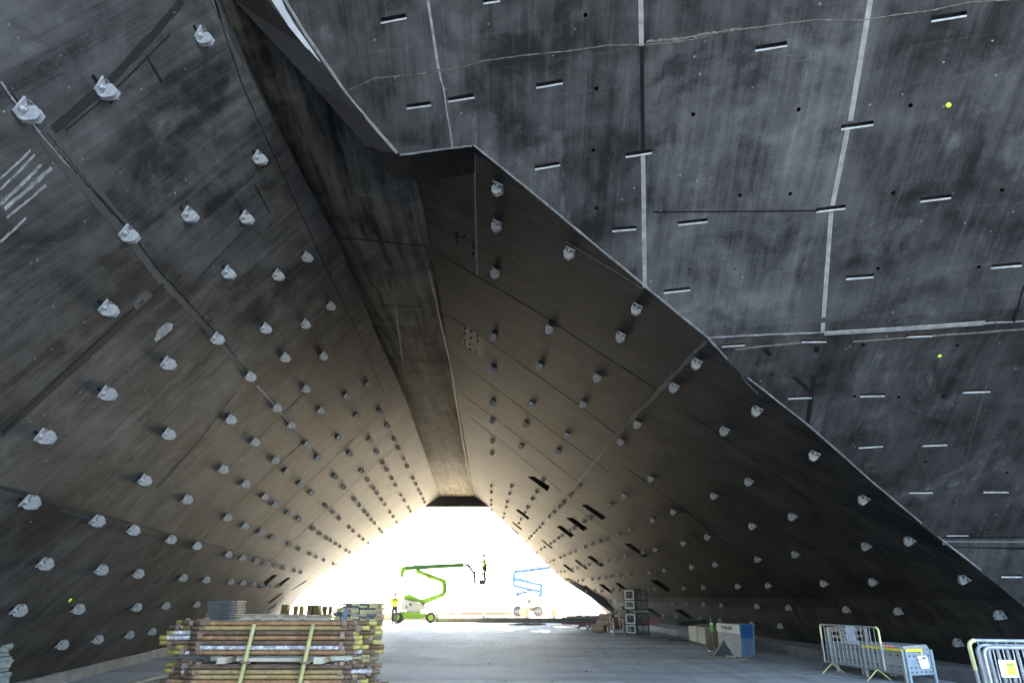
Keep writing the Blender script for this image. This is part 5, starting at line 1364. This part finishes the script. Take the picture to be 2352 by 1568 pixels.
st_ = MB(); st_.bar(p[1] + Z * .6 + n1 * .05, p[0] + Z * .6 + n1 * .05 + n2 * .0, .012, .05); st_.bar(p[0] + Z * .6 + n2 * .05, p[0].lerp(p[3], .62) + Z * .6 + n2 * .05, .012, .05); st_.bar(p[0].lerp(p[3], .58) + Z * .59 + n2 * .055, p[0].lerp(p[3], .6) + Z * .52 + n2 * .055, .03, .012)
st_.build('strap', M['tape'], Q)
pp = MB(); a = p[0].lerp(p[3], .42) + n2 * .05; b = p[0].lerp(p[3], .78) + n2 * .05
pp.add([a + Z * .5, b + Z * .5, b + e_end * .02 + Z * .27, a + e_end * .03 + Z * .27, a + e_end * .02 + Z * .37, a - e_end * .015 + Z * .385, a + e_end * .02 + Z * .42, a - e_end * .01 + Z * .46], [(0, 1, 2, 3, 4, 5, 6, 7)]); ps = pp.build('paper_sheet', M['paper'], Q)
ik = MB(); c = p[0].lerp(p[3], .63) + n2 * .056; ik.bar(c + Z * .455 - e_end * .03, c + Z * .455 + e_end * .05, .003, .035); ik.bar(c + Z * .42 - e_end * .1, c + Z * .42 - e_end * .02, .003, .006); ik.bar(c + Z * .44 - e_end * .11, c + Z * .44 - e_end * .05, .003, .006)
link('print', ik.mesh('print', M['ink']), ps)
rl = MB(); a, b = p[1].lerp(p[0], .42) + n1 * .01, p[1].lerp(p[0], .84) + n1 * .01; rl.add([a + Z * .68, b + Z * .66, b + Z * .615 + n1 * .03, a + Z * .635 + n1 * .03], [(0, 1, 2, 3)]); rls = rl.build('red_label', M['red'], Q)
ik = MB(); 
for t in (.1, .16, .3, .36, .42, .55, .6, .75, .8, .86, .92): c = a.lerp(b, t) + Z * .652 + n1 * .022; ik.bar(c - Z * .008, c + Z * .008, .006, .006)
link('lettering', ik.mesh('lettering', M['white']), rls)
lb = MB(); e = p[3] + e_end * .035
arc = [e + e_side * .15 + Z * (.56 - .05 * i) + e_end * (.035 * sin(i / 5 * pi)) for i in range(6)]
MB().tube(arc, .018, 8).build('handle_loop', M['tape'], Q)
Q2, p2 = pbox(p[1] + e_side * .1 + Vector((.03, 0, 0)), .95, .7, .62, e_side, e_end, 'dusty grey plastic pallet box without a lid behind the free-standing barrier', False)
# open slatted metal rack to the left of the boxes
A0 = Vector((ray(1914, 1530)[0] * 18.6, 18.6, 0)); B0 = Vector((ray(1972, 1540)[0] * 18.0, 18.0, 0))
sr = empty('slatted_rack', A0, 'pale slatted metal rack loaded with beams seen through the free-standing barrier', 'rack')
off = Vector((.55, .5, 0))
for P in (A0, B0, A0 + off, B0 + off): MB().bar(P, P + Z * .86, .09).build('post', M['pbox'], sr)
for z in (.2, .36, .52, .66, .8):
    MB().bar(A0 + Z * z, B0 + Z * z, .05, .06).build('slat', M['timber'] if z > .5 else M['galv_dull'], sr); MB().bar(A0 + off + Z * z, B0 + off + Z * z, .05, .06).build('slat', M['galv_dull'], sr)
MB().bar(A0 + Z * .84 - off * .0, A0 + off + Z * .84, .05, .06).build('side_rail', M['timber'], sr); MB().bar(B0 + Z * .84, B0 + off + Z * .84, .05, .06).build('side_rail', M['timber'], sr)
# flat debris on the floor between cages and crates
for k, (a, b, lab) in enumerate((((1520, 1461), (1560, 1464), 'dark flat steel bar on the floor midway between the mesh cages and the crates'), ((1540, 1470), (1590, 1472), 'dark flat steel bar on the floor just left of the crates'), ((1490, 1452), (1530, 1455), 'short pale plank on the floor behind the mesh cages'))):
    A, B = gp(*a), gp(*b); tag(MB().bar(A + Z * .03, B + Z * .03, .12, .05).build('loose_bar', M['steel_dk'] if k < 2 else M['timber'], None, .004), lab, 'loose bar')

# ------------------------------------------------------------------ light, sky, camera
SUN_EL, SUN_AZ = radians(39), radians(26)      # azimuth to the right of straight ahead
sd = bpy.data.lights.new('sun', 'SUN'); sd.energy = 5.0; sd.angle = radians(.6); sd.color = (1, .92, .76)
so = bpy.data.objects.new('sun', sd); COL.objects.link(so)
dirv = Vector((sin(SUN_AZ) * cos(SUN_EL), cos(SUN_AZ) * cos(SUN_EL), sin(SUN_EL)))
so.rotation_euler = dirv.to_track_quat('Z', 'Y').to_euler()
so.location = (0, 0, 30)
w = bpy.data.worlds.new('World'); S.world = w; w.use_nodes = True
nt = w.node_tree; bg = nt.nodes['Background']
sky = nt.nodes.new('ShaderNodeTexSky'); sky.sky_type = 'NISHITA'; sky.sun_disc = False
sky.sun_elevation = SUN_EL; sky.sun_rotation = SUN_AZ
sky.air_density = 1.0; sky.dust_density = 1.6; sky.ozone_density = 1.0
nt.links.new(sky.outputs[0], bg.inputs[0]); bg.inputs[1].default_value = .15
cam = bpy.data.cameras.new('camera'); co = bpy.data.objects.new('camera', cam); COL.objects.link(co)
cam.sensor_width = 36; cam.lens = 24; cam.clip_end = 3000; cam.clip_start = .05
co.location = (0, 0, EYE); co.rotation_euler = (pi / 2 + PITCH, 0, 0)
S.camera = co
S.render.engine = 'CYCLES'
S.cycles.max_bounces = 10; S.cycles.diffuse_bounces = 6
S.view_settings.view_transform = 'Standard'; S.view_settings.look = 'None'
S.view_settings.exposure = 4.3; S.view_settings.gamma = 1
